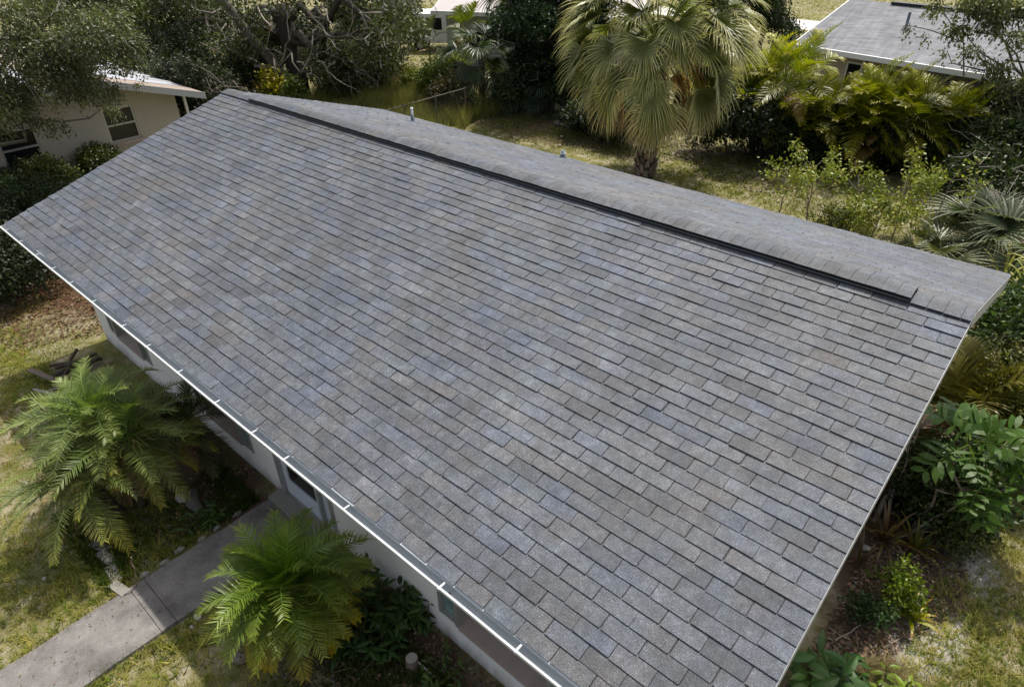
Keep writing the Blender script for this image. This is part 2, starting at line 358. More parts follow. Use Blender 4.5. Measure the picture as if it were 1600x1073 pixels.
# roof deck (a thin slab under the shingles), boards and drip edges
roof = MB()
TH = .03
def rp(x, s, h, front=True):
    """point on roof: s metres up the slope from the front eave (or the rear eave), h above deck"""
    if front: return (x, -W+s*CS-h*SN, EZ+s*SN+h*CS)
    return (x, WR-s*CS+h*SN, EZ+H*(1-WR/W)+s*SN+h*CS)
SLR = WR/CS
for fr, sl in ((True, SL), (False, SLR)):
    v = [rp(x, s, h, fr) for h in (-.002, -TH) for (x, s) in ((.01, .01), (L-.01, .01), (L-.01, sl), (.01, sl))]
    f = [(0, 1, 2, 3), (7, 6, 5, 4), (0, 4, 5, 1), (1, 5, 6, 2), (3, 7, 4, 0)]
    roof.add(v, f, (.03, .03, .033))
rf = roof.build('roof', M['shingle'], house)
tag(rf, 'low pitched gable roof of mottled grey asphalt shingles')
for fr, sl in ((True, SL), (False, SLR)):
    for xa, xb in ((-.012, .02), (L-.02, L+.012)):   # barge boards
        k = MB(); s0 = .0
        v = [rp(x, s, h, fr) for h in (-.0125, -.18) for (x, s) in ((xa, s0), (xb, s0), (xb, sl), (xa, sl))]
        k.add(v, [(0, 1, 2, 3), (7, 6, 5, 4), (0, 4, 5, 1), (1, 5, 6, 2), (2, 6, 7, 3), (3, 7, 4, 0)]); k.build('barge_board', M['fascia'], rf)
        k = MB(); e0, e1 = (xa-.002, xb) if xa < 1 else (xa, xb+.002)
        v = [rp(x, s, h, fr) for h in (-.0035, -.0115) for (x, s) in ((e0, 0), (e1, 0), (e1, sl), (e0, sl))]
        k.add(v, [(0, 1, 2, 3), (7, 6, 5, 4), (0, 4, 5, 1), (1, 5, 6, 2), (2, 6, 7, 3), (3, 7, 4, 0)]); k.build('drip_edge', M['fascia'], rf)
k = MB(); k.box(0, L, WR-.03, WR-.005, EZ+H*(1-WR/W)-.2, EZ+H*(1-WR/W)-.04); k.build('fascia', M['fascia'], rf)
k = MB(); k.box(0, L, -W+.03, -W+.055, EZ-.20, EZ-.035); k.build('fascia', M['white'], rf)

# shingles
def tone(r):
    base = np.array([.080, .0865, .098]); u = r.random()
    v = float(np.clip(r.normal(1, .075), .78, 1.25)); c = base*v
    if u < .12: c = c*np.array([.95, 1.0, 1.09])
    elif u < .22: c = c*np.array([1.06, 1.0, .95])
    elif u < .31: c = c*.84
    elif u < .38: c = c*1.13
    elif u < .45: c = c*np.array([.97, 1.02, 1.01])
    return c
def tab_geo(x0, x1, s0, s1, t, front, r):
    j = r.normal(0, .0016, 4)
    lift = abs(r.normal(0, .0012, 2))
    low = [(x0, s0+j[0]), (x1, s0+j[1])]
    # clipped lower corners
    cc = .006
    top = [rp(x0, s0+j[0]+cc, t+lift[0], front), rp(x0+cc, s0+j[0], t+lift[0], front), rp(x1-cc, s0+j[1], t+lift[1], front), rp(x1, s0+j[1]+cc, t+lift[1], front), rp(x1, s1, .0012, front), rp(x0, s1, .0012, front)]
    bot = [rp(x0, s0+j[0]+cc, -.0015, front), rp(x0+cc, s0+j[0], -.0015, front), rp(x1-cc, s0+j[1], -.0015, front), rp(x1, s0+j[1]+cc, -.0015, front), rp(x1, s1, -.0015, front), rp(x0, s1, -.0015, front)]
    f = [(0, 1, 2, 3, 4, 5)]+[(i, 6+i, 6+(i+1) % 6, (i+1) % 6) for i in (0, 1, 2, 3, 5)]
    if not front: f = [tuple(reversed(q)) for q in f]
    return top+bot, f
sr = np.random.default_rng(11)
tabs = []
for front, sl in ((True, SL), (False, SLR)):
    nrow = int(sl/EXP)+1
    for j in range(nrow):
        s0 = sl-.03-(nrow-j)*EXP if False else j*EXP-.004
        if s0 > sl-.05: break
        off = (0.5*TAB if j % 2 else 0.0)+sr.normal(0, .006)
        if (j//7) % 2: off += .03
        k0 = -1; x = L-off-k0*TAB
        edges_ = []
        xx = L+.0-off
        while xx > 0: edges_.append(xx); xx -= TAB
        edges_ = [L+.008]+[e for e in edges_ if e < L-.05]+[-.008]
        if edges_[-2] < .06: edges_.pop(-2)
        for a1, a0 in zip(edges_[:-1], edges_[1:]):
            gl = abs(sr.normal(.0027, .0010)) if sr.random() > .09 else .0004
            gr = gl if sr.random() > .2 else gl*2.6
            if not front: gl = gr = .0018
            if a0 > L-2.6 and sr.random() < .65: gl *= 2.4
            s_up = min(s0+EXP+.014, sl+.0)
            tt = float(np.clip(sr.normal(.0108, .0022), .007, .017))
            dy = sr.normal(0, .0026)
            x0 = a0+(gl if a0 > 0 else 0); x1 = a1-(gr if a1 < L else 0)
            v, f = tab_geo(x0, x1, s0+dy, s_up, tt, front, sr)
            c = tone(sr)
            tabs.append((front, ((x0+x1)/2, s0+EXP/2), v, f, c))
score = []
for i, (fr, (x, s), v, f, c) in enumerate(tabs):
    if not fr: continue
    px, py, d = project(rp(x, s, 0)); 
    if 0 < px < 1600 and 0 < py < 1073: score.append((d, i))
near = set(i for _, i in sorted(score)[:300])
restF, restB = MB(), MB()
for i, (fr, cxs, v, f, c) in enumerate(tabs):
    if i in near:
        k = MB(); o0 = np.array(v[0]); k.add(np.array(v)-o0, f, c); k.build('shingle', M['shingle'], rf, loc=tuple(o0))
    else: (restF if fr else restB).add(v, f, c)
tag(restF.build('shingle_field', M['shingle'], rf), kind='stuff')
tag(restB.build('rear_shingle_field', M['shingle'], rf), kind='stuff')

# ridge vent and cap shingles
VX0, VX1 = 1.02, 12.78
ZR = EZ+H
def ridge_prof(half, lift, drop, n=7):
    out = []
    for i in range(n):
        u = -1+2*i/(n-1); y = u*half
        z = ZR-(math.sqrt((abs(y)*H/W)**2+.012**2)-.012)*1.0+lift-drop*abs(u)**3
        out.append((y, z))
    return out
def ridge_piece(x0, x1, half, l0, l1, th, c, mb):
    A = ridge_prof(half, l0, 0); B = ridge_prof(half, l1, 0); n = len(A)
    v = [(x0, y, z) for y, z in A]+[(x1, y, z) for y, z in B]+[(x0, y, z-th) for y, z in A]+[(x1, y, z-th) for y, z in B]
    f = [(i, n+i, n+i+1, i+1) for i in range(n-1)]+[(2*n+i+1, 3*n+i+1, 3*n+i, 2*n+i) for i in range(n-1)]
    f += [(i, i+1, 2*n+i+1, 2*n+i) for i in range(n-1)]+[(n+i+1, n+i, 3*n+i, 3*n+i+1) for i in range(n-1)]
    f += [(0, 2*n, 3*n, n), (n-1, 2*n-1, 4*n-1, 3*n-1)]
    mb.add(v, f, c)
k = MB(); ridge_piece(VX0, VX1, .138, .058, .058, .008, (.03, .03, .03), k)
for sy in (-1, 1):
    for yy, z0_, z1_ in ((.142, -.018, -.002), (.134, -.056, -.024)):
        zb = ZR-yy*H/W+.054
        a0, a1 = sorted((sy*yy, sy*(yy-.014))); k.box(VX0, VX1, a0, a1, zb+z0_, zb+z1_)
    a0, a1 = sorted((sy*.05, sy*.128)); k.box(VX0+.004, VX1-.004, a0, a1, ZR-.128*H/W+.004, ZR-.128*H/W+.03)
rv = k.build('ridge_vent', M['black'], rf)
k = MB()
for sy in (-1, 1):
    y0_, y1_ = sorted((sy*.146, sy*.1425)); zb = ZR-.142*H/W+.054; k.box(VX0, VX1, y0_, y1_, zb-.018, zb-.012)
k.build('vent_lip', M['lead'], rv)
CAPE = .142
cr = np.random.default_rng(5)
def caps(x0, x1, base, half):
    x = x0; i = 0
    while x < x1-.02:
        xe = min(x+CAPE-.004, x1+.004); k = MB()
        ridge_piece(x, xe, half+cr.normal(0, .002), base+.0098+cr.normal(0, .0006), base+.0100+cr.normal(0, .0006), .0068, tone(cr)*.86, k)
        k.build('ridge_cap', M['shingle'], rf, smooth=False); x += CAPE; i += 1
caps(VX0-.01, VX1, .058, .146); caps(-.01, VX0-.012, .012, .15); caps(VX1+.012, L+.005, .012, .15)

# gutter along the front eave
GY0, GY1, GZ = -W+.022, -W-.092, EZ-.030
prof = [(GY0, GZ+.012), (GY0, GZ-.085), (GY1+.035, GZ-.085), (GY1+.012, GZ-.045), (GY1, GZ-.018), (GY1, GZ+.004), (GY1+.014, GZ+.010), (GY1+.016, GZ-.002)]
def gutter_sheet(off):
    P = np.array(prof); out = []
    for i in range(len(P)):
        a_ = P[max(i-1, 0)]; b2 = P[min(i+1, len(P)-1)]; t_ = b2-a_; t_ /= np.linalg.norm(t_); out.append(P[i]+off*np.array([-t_[1], t_[0]]))
    return out
gt = MB(); n = len(prof); NSEG = 54
xs = np.linspace(-.02, L+.02, NSEG+1)
for off, flip in ((0, False), (.003, True)):
    P = gutter_sheet(off); v = []; f = []
    for i, x in enumerate(xs):
        wob = .0009*math.sin(i*1.7)+.001*math.sin(i*.61); sag = -.004*math.sin(x*.9)
        v += [(x, y+wob*(1 if jj > 1 else 0), z+sag) for jj, (y, z) in enumerate(P)]
    for i in range(NSEG):
        for j in range(n-1):
            q = (i*n+j, i*n+j+1, (i+1)*n+j+1, (i+1)*n+j); f.append(q if not flip else q[::-1])
    gt.add(v, f)
gut = gt.build('gutter', M['galv'], house, smooth=False)
k = MB(); k.tube([(x, GY1+.002+.0009*math.sin(i*1.7)+.001*math.sin(i*.61), GZ+.006-.004*math.sin(x*.9)) for i, x in enumerate(xs)], .0068, 6); k.build('front_lip', M['white'], gut)
for xe in (-.02, L+.017):
    k = MB(); P = [q for q in prof[:6]]; v = [(xe, y, z) for y, z in P]+[(xe+.003, y, z) for y, z in P]; m_ = len(P)
    k.add(v, [tuple(range(m_)), tuple(range(2*m_-1, m_-1, -1))]+[(i, (i+1) % m_, m_+(i+1) % m_, m_+i) for i in range(m_)]); k.build('end_cap', M['white'], gut)
HX = [1.7, 2.4, 3.10, 3.93, 4.9, 5.62, 6.45, 7.32, 8.08, 8.68, 9.66, 10.92, 11.74, 12.5, .25, .95]
for x in HX:
    k = MB(); x = x+.0; k.box(x-.009, x+.009, GY1-.002, GY0, GZ+.009, GZ+.0125); k.box(x-.009, x+.009, GY1-.008, GY1-.002, GZ-.012, GZ+.0125)
    k.build('hanger', M['galv'], gut)
# thin drip flashing under the first course
k = MB(); v = [rp(x, s, h) for h in (-.003, -.006) for (x, s) in ((0, -.016), (L, -.016), (L, .02), (0, .02))]
k.add(v, [(0, 1, 2, 3), (7, 6, 5, 4), (0, 4, 5, 1)]); k.build('eave_flashing', M['galv'], rf)
# loose leaf bits lying in the gutter
lr = np.random.default_rng(3)
for i in range(9):
    x = lr.uniform(.3, 12.3); y = lr.uniform(GY1+.03, GY0-.02); k = MB(); a_ = lr.uniform(0, 6.28); l_ = lr.uniform(.02, .05)
    k.add([(x, y, GZ-.08), (x+l_*math.cos(a_), y+.4*l_*math.sin(a_), GZ-.07), (x+l_*math.cos(a_+.5), y+.4*l_*math.sin(a_+.5), GZ-.081)], [(0, 1, 2)], (.05, .035, .02)); k.build('debris', M['twig'], gut)
# plumbing vents on the rear slope
def vent_pipe(x, y, h, r_, label, mats):
    z = EZ+H*(1-abs(y)/W); e = tag(empty('vent_pipe', (x, y, z-.02)), label, 'vent pipe')
    k = MB(); k.add([(-.14, -.12, .012+.12*H/W), (.14, -.12, .012+.12*H/W), (.14, .12, .012-.12*H/W), (-.14, .12, .012-.12*H/W), (-.14, -.12, .035+.12*H/W), (.14, -.12, .035+.12*H/W), (.14, .12, .035-.12*H/W), (-.14, .12, .035-.12*H/W)],
                    [(0, 3, 2, 1), (4, 5, 6, 7), (0, 1, 5, 4), (1, 2, 6, 5), (2, 3, 7, 6), (3, 0, 4, 7)]); k.build('flashing', M['lead'], e)
    k = MB(); k.tube([(0, 0, 0), (0, 0, .06), (0, 0, h*.5)], [r_*1.9, r_*1.35, r_*1.15], 12); k.build('boot', M['lead'], e, smooth=True)
    k = MB(); k.tube([(0, 0, 0), (0, 0, h)], r_, 12); k.build('pipe', mats, e, smooth=True)
    k = MB(); k.tube([(0, 0, h-.06), (0, 0, h-.02)], r_*1.15, 12); k.build('collar', M['pvc'], e, smooth=True)
vent_pipe(2.0, 3.05, .32, .027, 'tall white plastic vent pipe with blue-grey boot on rear roof slope', M['pvc'])
vent_pipe(5.75, 3.62, .16, .045, 'short dark vent pipe stub near the rear eave', M['lead'])

# ------------------------------------------------------------------ VEGETATION BUILDERS
def hsv_var(c, r, v=.15, h=.06):
    c = np.asarray(c, float)*np.clip(r.normal(1, v), .5, 1.7)
    return np.clip(c*np.array([1+r.normal(0, h), 1, 1+r.normal(0, h)]), .002, 1)
def strip(mb, pts, widths, nrm, cols, fold=0.0):
    """ribbon leaflet along pts, half widths, side vectors"""
    pts = np.asarray(pts); n = len(pts); v = []; c = []
    for i in range(n):
        v += [pts[i]-nrm[i]*widths[i], pts[i]+nrm[i]*widths[i]]; c += [cols[i], cols[i]]
    mb.add(v, [(2*i, 2*i+1, 2*i+3, 2*i+2) for i in range(n-1)], np.array(c))
def frond_pinnate(name, elev, length, arch, nl, lf, col, tipcol, r, width=.014, vee=.45, droop=.5, fill=1.0, mat='frond', petiole=.14, stiff=1.0):
    """feather frond from the origin along +x, arching under gravity"""
    mb = MB(); N = 14; pts = []; a = elev; p_ = np.zeros(3); side = r.normal(0, .05)
    ang = []
    for i in range(N+1):
        pts.append(p_.copy()); ang.append(a)
        p_ = p_+length/N*np.array([math.cos(a), side*(i/N), math.sin(a)]); a -= arch/N*(0.4+1.2*i/N)
    pts = np.array(pts)
    mb.tube(pts, np.linspace(.016, .003, N+1), 4, c=np.array([np.asarray(col)*1.25*(1-.3*i/N)+np.array([.03, .02, 0])*(1-i/N) for i in range(N+1)]), cap=False)
    for i in range(nl):
        t = petiole+(1-petiole)*(i+r.uniform(-.3, .3))/nl; t = min(max(t, .02), .995)
        k = t*N; i0 = int(k); fr = k-i0; base = pts[i0]*(1-fr)+pts[min(i0+1, N)]*fr; aa = ang[i0]
        T = np.array([math.cos(aa), 0, math.sin(aa)]); U = np.array([-math.sin(aa), 0, math.cos(aa)])
        env = math.sin(math.pi*min(1, .18+.82*t)**.8)**.6 if t < .98 else .45
        env = max(.35, min(1, env)); ln = lf*env*r.uniform(.86, 1.12)
        fwd = .55+.5*t if stiff > .99 else .22+.55*t
        for sd_ in (-1, 1):
            if r.random() > fill: continue
            vv = vee*r.uniform(.6, 1.4)
            d = T*fwd*r.uniform(.85, 1.15)+np.array([0, sd_, 0])*1.0+U*vv+r.normal(0, .05, 3); d /= np.linalg.norm(d)
            q = base.copy(); P = [q.copy()]; D = d.copy()
            for s_ in range(3):
                q = q+D*ln/3; P.append(q.copy()); D = D+np.array([0, 0, -droop*(.25+.3*s_)])*stiff; D /= np.linalg.norm(D)
            nv = np.cross(d, U); nv /= np.linalg.norm(nv)+1e-9
            nv = nv*.85+U*.5*sd_*r.uniform(-.3, 1); nv /= np.linalg.norm(nv)
            cc = hsv_var(col, r, .14, .05); tc = np.asarray(tipcol)
            mixf = t**2
            cs = [cc*(1-mixf*.7)+tc*mixf*.7, cc*(1-mixf*.75)+tc*mixf*.75, cc*(1-mixf*.85)+tc*mixf*.85, (cc*.7+tc*.3)*(1-mixf)+tc*mixf]
            strip(mb, P, [width*(.18 if stiff < .99 else .8), width, width*(.95 if stiff < .99 else .72), .001], [nv]*4, cs)
    return mb.mesh(name)
def frond_fan(name, elev, pet, rad, nseg, spread, fold, droop, col, tipcol, r, dead=0.0):
    """costapalmate fan leaf: petiole then a folded fan of drooping segments"""
    mb = MB(); a = elev; p_ = np.zeros(3); pts = [p_.copy()]
    for i in range(5):
        p_ = p_+pet/5*np.array([math.cos(a), 0, math.sin(a)]); a -= .10+.05*i; pts.append(p_.copy())
    mb.tube(pts, np.linspace(.022, .013, 6), 4, c=np.asarray(col)*1.2+np.array([.03, .03, .0]), cap=False)
    T = np.array([math.cos(a), 0, math.sin(a)]); U = np.array([-math.sin(a), 0, math.cos(a)]); S = np.array([0, 1.0, 0])
    for i in range(nseg):
        u = -1+2*(i+.5)/nseg; th = u*spread+r.normal(0, .02)
        rl = rad*(1-.28*abs(u)**2)*r.uniform(.9, 1.08)
        hub = p_+T*.12*rad*(1-abs(u))
        d = T*math.cos(th)+S*math.sin(th)+U*fold*(abs(u)-.25); d /= np.linalg.norm(d)
        P = [hub.copy()]; D = d.copy(); q = hub.copy(); M_ = 7
        dr = droop*r.uniform(.6, 1.5)
        for s_ in range(M_):
            q = q+D*rl/M_; P.append(q.copy())
            D = D+np.array([0, 0, -dr*(.02 if s_ < 2 else .16*(s_-1))]); D /= np.linalg.norm(D)
        wv = np.cross(d, U); wv /= np.linalg.norm(wv)+1e-9
        wv = wv*.9+U*(.45 if i % 2 else -.45); wv /= np.linalg.norm(wv)
        ws = rad*spread/nseg; W_ = [ws*.12, ws*.45, ws*.66, ws*.56, ws*.38, ws*.26, ws*.16, .001]
        cc = hsv_var(col, r, .12, .05); tc = np.asarray(tipcol)*r.uniform(.7, 1.3)
        cs = [cc*(1-x)+tc*x for x in (0, 0, .05, .15, .35, .6, .85, 1)]
        strip(mb, P, W_, [wv]*8, cs)
    return mb.mesh(name)
def place_fronds(root, items, mat, centre=(0, 0, 0), name='frond'):
    """items: (mesh, azimuth, scale, dz, roll, r0)"""
    for me, az, sc, dz, rl, r0 in items:
        if not me.materials: me.materials.append(mat)
        o = bpy.data.objects.new(name, me); COL.objects.link(o); o.parent = root
        o.location = (centre[0]+r0*math.cos(az), centre[1]+r0*math.sin(az), centre[2]+dz); o.scale = (sc, sc, sc)
        o.rotation_euler = (rl, 0, az)
def leaf_soup(cen, dirs, size, col, r, asp=.5, cvar=.22, hue=.08):
    """diamond leaves: cen (N,3), dirs (N,3)"""
    N = len(cen); d = dirs/np.linalg.norm(dirs, axis=1, keepdims=True)
    x = r.normal(size=(N, 3)); x[:, 2] *= .6; x -= d*np.sum(x*d, 1, keepdims=True); x /= np.linalg.norm(x, axis=1, keepdims=True)+1e-9
    s = size*r.uniform(.65, 1.35, (N, 1))
    V = np.stack([cen, cen+d*s*.5+x*s*asp*.5, cen+d*s, cen+d*s*.5-x*s*asp*.5], 1)
    C = np.asarray(col)[None, :]*np.clip(r.normal(1, cvar, (N, 1)), .4, 1.8)
    C = C*np.concatenate([1+r.normal(0, hue, (N, 1)), np.ones((N, 1)), 1+r.normal(0, hue, (N, 1))], 1)
    return V, np.clip(C, .002, 1)
def crown_clumps(root, clumps, n, size, col, r, asp=.5, weep=0.0, mat='leaf', name='crown', cvar=.22, shell=.5, sprig=5, col2=None):
    """clumps: (x,y,z,rx,ry,rz); leaves grow in sprigs through each clump, denser toward its skin"""
    cl = np.array(clumps, float); vol = (cl[:, 3]*cl[:, 4]*cl[:, 5])**.75; pr = vol/vol.sum()
    ns = max(1, n//sprig); idx = r.choice(len(cl), ns, p=pr)
    d = r.normal(size=(ns, 3)); d /= np.linalg.norm(d, axis=1, keepdims=True)
    rad = (shell+(1-shell)*r.random((ns, 1)))**.6*np.clip(r.normal(1, .14, (ns, 1)), .5, 1.5)
    base = cl[idx, :3]+d*rad*cl[idx, 3:6]
    tw = d+r.normal(0, .5, (ns, 3)); tw[:, 2] -= weep; tw /= np.linalg.norm(tw, axis=1, keepdims=True)
    shade = np.clip(r.normal(1, .32, len(cl)), .45, 1.8)[idx]
    t = np.arange(sprig)/sprig; stepl = size*1.1
    cen = base[:, None, :]+tw[:, None, :]*(t[None, :, None]*sprig*stepl*.55)+r.normal(0, size*.25, (ns, sprig, 3))
    if weep: cen[:, :, 2] -= (t[None, :]**2)*weep*size*2
    dr = tw[:, None, :]*.7+r.normal(0, .75, (ns, sprig, 3)); dr[:, :, 2] -= .25+weep*.5
    cen = cen.reshape(-1, 3); dr = dr.reshape(-1, 3)
    keep = cen[:, 2] > .03; cen = cen[keep]; dr = dr[keep]; sh = np.repeat(shade, sprig)[keep]
    V, C = leaf_soup(cen, dr, size, col, r, asp, cvar)
    if col2 is not None:
        m_ = r.random(len(C)) < .25; C[m_] = np.asarray(col2)*np.clip(r.normal(1, .25, (m_.sum(), 1)), .4, 1.8)
    C *= sh[:, None]
    return quads_mesh(name, V, C, M[mat], root)
def subclump(clumps, r, k=6):
    out = []
    for c in clumps:
        for q in range(k):
            d = r.normal(size=3); d /= np.linalg.norm(d); u = r.uniform(.35, .95); s_ = r.uniform(.26, .48)
            out.append((c[0]+d[0]*c[3]*u, c[1]+d[1]*c[4]*u, c[2]+d[2]*c[5]*u, c[3]*s_*1.15, c[4]*s_*1.15, c[5]*s_*.8))
    return out
def limb(mb, a, b_, r0, r1, r, n=6, wob=.12, col=(.10, .085, .07)):
    a = np.array(a, float); b_ = np.array(b_, float); L_ = np.linalg.norm(b_-a); P = []
    for i in range(n+1):
        t = i/n; P.append(a*(1-t)+b_*t+r.normal(0, wob*L_*.25, 3)*math.sin(math.pi*t))
    mb.tube(P, np.linspace(r0, r1, n+1), 6, c=np.asarray(col)*r.uniform(.8, 1.2)); return P
def tree(name, label, loc, trunk_top, r0, clumps, n, size, col, seed, weep=0, mat='leaf', bark=(.10, .085, .07), limbs=True, extra_twigs=0, group=None, asp=.5, col2=None, lean=(0, 0), shell=.5):
    r = np.random.default_rng(seed); e = tag(empty(name, loc), label, 'tree' if 'tree' in name else 'shrub', group)
    mb = MB(); top = (lean[0], lean[1], trunk_top); limb(mb, (0, 0, -.15), top, r0, r0*.6, r, 8, .06, bark); mb.build('trunk', M['bark'], e, smooth=True)
    if limbs:
        for c in clumps[:10]:
            mb = MB(); P = limb(mb, np.array(top)*r.uniform(.6, 1), c[:3], r0*.38, r0*.07, r, 7, .22, bark)
            for q in range(3):
                p0 = P[r.integers(3, len(P))]; d = r.normal(0, 1, 3); d[2] = abs(d[2])*.3-.3*weep
                limb(mb, p0, p0+d*max(c[3:6])*.7, r0*.12, r0*.02, r, 5, .2, bark)
            mb.build('limb', M['bark'], e, smooth=True)
    if extra_twigs:
        mb = MB()
        for q in range(extra_twigs):
            c = clumps[r.integers(len(clumps))]; d = r.normal(0, 1, 3); d /= np.linalg.norm(d)
            p0 = np.array(c[:3])+d*np.array(c[3:6])*.5; p1 = p0+d*np.array(c[3:6])*r.uniform(.4, .9)+np.array([0, 0, -weep*.8*c[5]*r.random()])
            P = limb(mb, p0, p1, r0*.06+.006, .004, r, 5, .3, (.26, .235, .205))
            for kk in range(2):
                a_ = P[r.integers(2, 5)]; limb(mb, a_, a_+r.normal(0, .35, 3)*c[3]*.7+np.array([0, 0, -.2*weep]), .008, .003, r, 4, .3, (.26, .235, .205))
        tag(mb.build('bare_twigs', M['twig'], e), kind='stuff')
    crown_clumps(e, subclump(clumps, r), n, size, col, r, asp, weep, mat, col2=col2, shell=shell)
    return e
def bush(name, label, x, y, rx, ry, h, n, size, col, seed, mat='leaf', asp=.55, cat='bush', col2=None, group=None, z0=.1, weep=0):
    r = np.random.default_rng(seed); e = tag(empty(name, (x, y, 0)), label, cat, group)
    mb = MB()
    for q in range(5):
        a_ = r.uniform(0, 6.28); limb(mb, (r.normal(0, .05), r.normal(0, .05), -.05), (rx*.6*math.cos(a_), ry*.6*math.sin(a_), h*r.uniform(.5, .85)), .022, .006, r, 5, .15, (.11, .09, .07))
    mb.build('stems', M['bark'], e)
    cl = []
    for q in range(9):
        a_ = r.uniform(0, 6.28); k_ = r.uniform(.2, .75); s_ = r.uniform(.3, .52)
        cl.append((rx*k_*math.cos(a_), ry*k_*math.sin(a_), z0+h*r.uniform(.25, .78), rx*s_, ry*s_, h*r.uniform(.2, .32)))
    crown_clumps(e, cl, n, size, col, r, asp, weep, mat, name='foliage', shell=.35, col2=col2)
    return e

# ------------------------------------------------------------------ NEIGHBOURING HOUSES
def gable_house(name, label, x0, x1, y0, y1, wz, ridge_z, ridge_axis, over, wallm, roofm, fasm):
    e = tag(empty(name, (0, 0, 0)), label, 'house'); return e
# beige neighbour on the left: its gable end faces the photographed house
nb = tag(empty('neighbour_house', (-9, -.3, 0)), 'beige stucco house with low gable roof behind the weeping tree', 'house')
yl, yr, yc, pit = -3.55, 2.95, -.3, .30
k = MB(); zc = lambda y: 3.06-pit*abs(y-yc)
prof_ = [(-3.0, -.1), (2.62, -.1), (2.62, zc(2.62)), (yc, zc(yc)), (-3.0, zc(-3.0))]
v = [(0, y+.3, z) for y, z in prof_]+[(-9, y+.3, z) for y, z in prof_]
# wall with two openings is built from pieces round them
wo_ = [(.38, 1.28, 1.02, 2.0), (-2.42, -1.45, .92, 1.95)]
def piece(y0, y1, z0, z1, th=.18):
    k.box(-th, 0, y0+.3, y1+.3, z0, z1)
def gtop(y0, y1, z0):
    v = [(xx, yy+.3, zz) for xx in (0, -.18) for yy, zz in (((y0, z0), (y1, z0), (y1, zc(y1)), (y0, zc(y0))) if not (y0 < yc < y1) else ((y0, z0), (y1, z0), (y1, zc(y1)), (yc, zc(yc)), (y0, zc(y0))))]
    m_ = len(v)//2; k.add(v, [tuple(range(m_)), tuple(range(2*m_-1, m_-1, -1))]+[(i, m_+i, m_+(i+1) % m_, (i+1) % m_) for i in range(m_)])
ys_ = [-3.0, -2.42, -1.45, .38, 1.28, 2.62]
gtop(-3.0, -2.42, -.1); gtop(-1.45, .38, -.1); gtop(1.28, 2.62, -.1)
for (a, b_, z0, z1) in wo_: piece(a, b_, -.1, z0); gtop(a, b_, z1)
k.build('gable_wall', M['cream'], nb)
k = MB(); k.box(-9, -.18, 2.62+.3-.18, 2.62+.3, -.1, 2.15); k.build('side_wall', M['cream'], nb)
for (a, b_, z0, z1) in wo_:
    k = MB(); a2, b2 = a+.3, b_+.3
    k.box(-.10, -.02, a2, a2+.05, z0, z1); k.box(-.10, -.02, b2-.05, b2, z0, z1); k.box(-.10, -.02, a2+.05, b2-.05, z1-.05, z1); k.box(-.10, -.02, a2+.05, b2-.05, z0, z0+.05); k.box(-.11, -.01, a2+.05, b2-.05, (z0+z1)/2-.025, (z0+z1)/2+.025)
    wn = k.build('window', M['alum'], nb)
    for q0, q1 in ((z0+.05, (z0+z1)/2-.025), ((z0+z1)/2+.025, z1-.05)):
        k = MB(); k.box(-.075, -.065, a2+.05, b2-.05, q0, q1); k.build('pane', M['glass'], wn)
    k = MB(); k.box(-.02, .07, a2-.06, b2+.06, z0-.10, z0-.002); k.build('sill', M['sill'], wn)
# roof: two tan slopes with overhang, the far part of the right slope covered in white metal panels
def slope(xa, xb, ya, yb, lift, th, mat, nm, par):
    k = MB(); za = 3.14-pit*abs(ya-yc)+lift; zb = 3.14-pit*abs(yb-yc)+lift
    k.add([(xa, ya+.3, za), (xb, ya+.3, za), (xb, yb+.3, zb), (xa, yb+.3, zb), (xa, ya+.3, za-th), (xb, ya+.3, za-th), (xb, yb+.3, zb-th), (xa, yb+.3, zb-th)],
          [(0, 1, 2, 3), (7, 6, 5, 4), (0, 4, 5, 1), (1, 5, 6, 2), (2, 6, 7, 3), (3, 7, 4, 0)]); return k.build(nm, mat, par)
slope(-9.5, .55, yc+.001, 3.35, 0, .05, M['tan_roof'], 'roof', nb); slope(-9.5, .55, -3.95, yc-.001, 0, .05, M['tan_roof'], 'roof', nb)
slope(.56, .60, yc+.001, 3.35, .012, .20, M['fascia'], 'barge_board', nb); slope(.56, .60, -3.95, yc-.001, .012, .20, M['fascia'], 'barge_board', nb)
slope(.05, .54, yc+.01, 3.3, -.075, .02, M['cream'], 'soffit', nb); slope(.05, .54, -3.9, yc-.01, -.075, .02, M['cream'], 'soffit', nb)
for i in range(9): slope(-9.4+i*.98, -9.4+i*.98+.965, yc+.45, 3.30, .012+.006*(i % 2), .012, M['metal_roof'], 'metal_panel', nb)
for i in range(9): slope(-9.4+i*.98, -9.4+i*.98+.965, -3.9, yc-.45, .012+.006*(i % 2), .012, M['metal_roof'], 'metal_panel', nb)
# porch post and roof at its right corner
k = MB(); k.box(-.9, -.82, 3.52, 3.60, -.1, 2.02); k.build('porch_post', M['white'], nb)

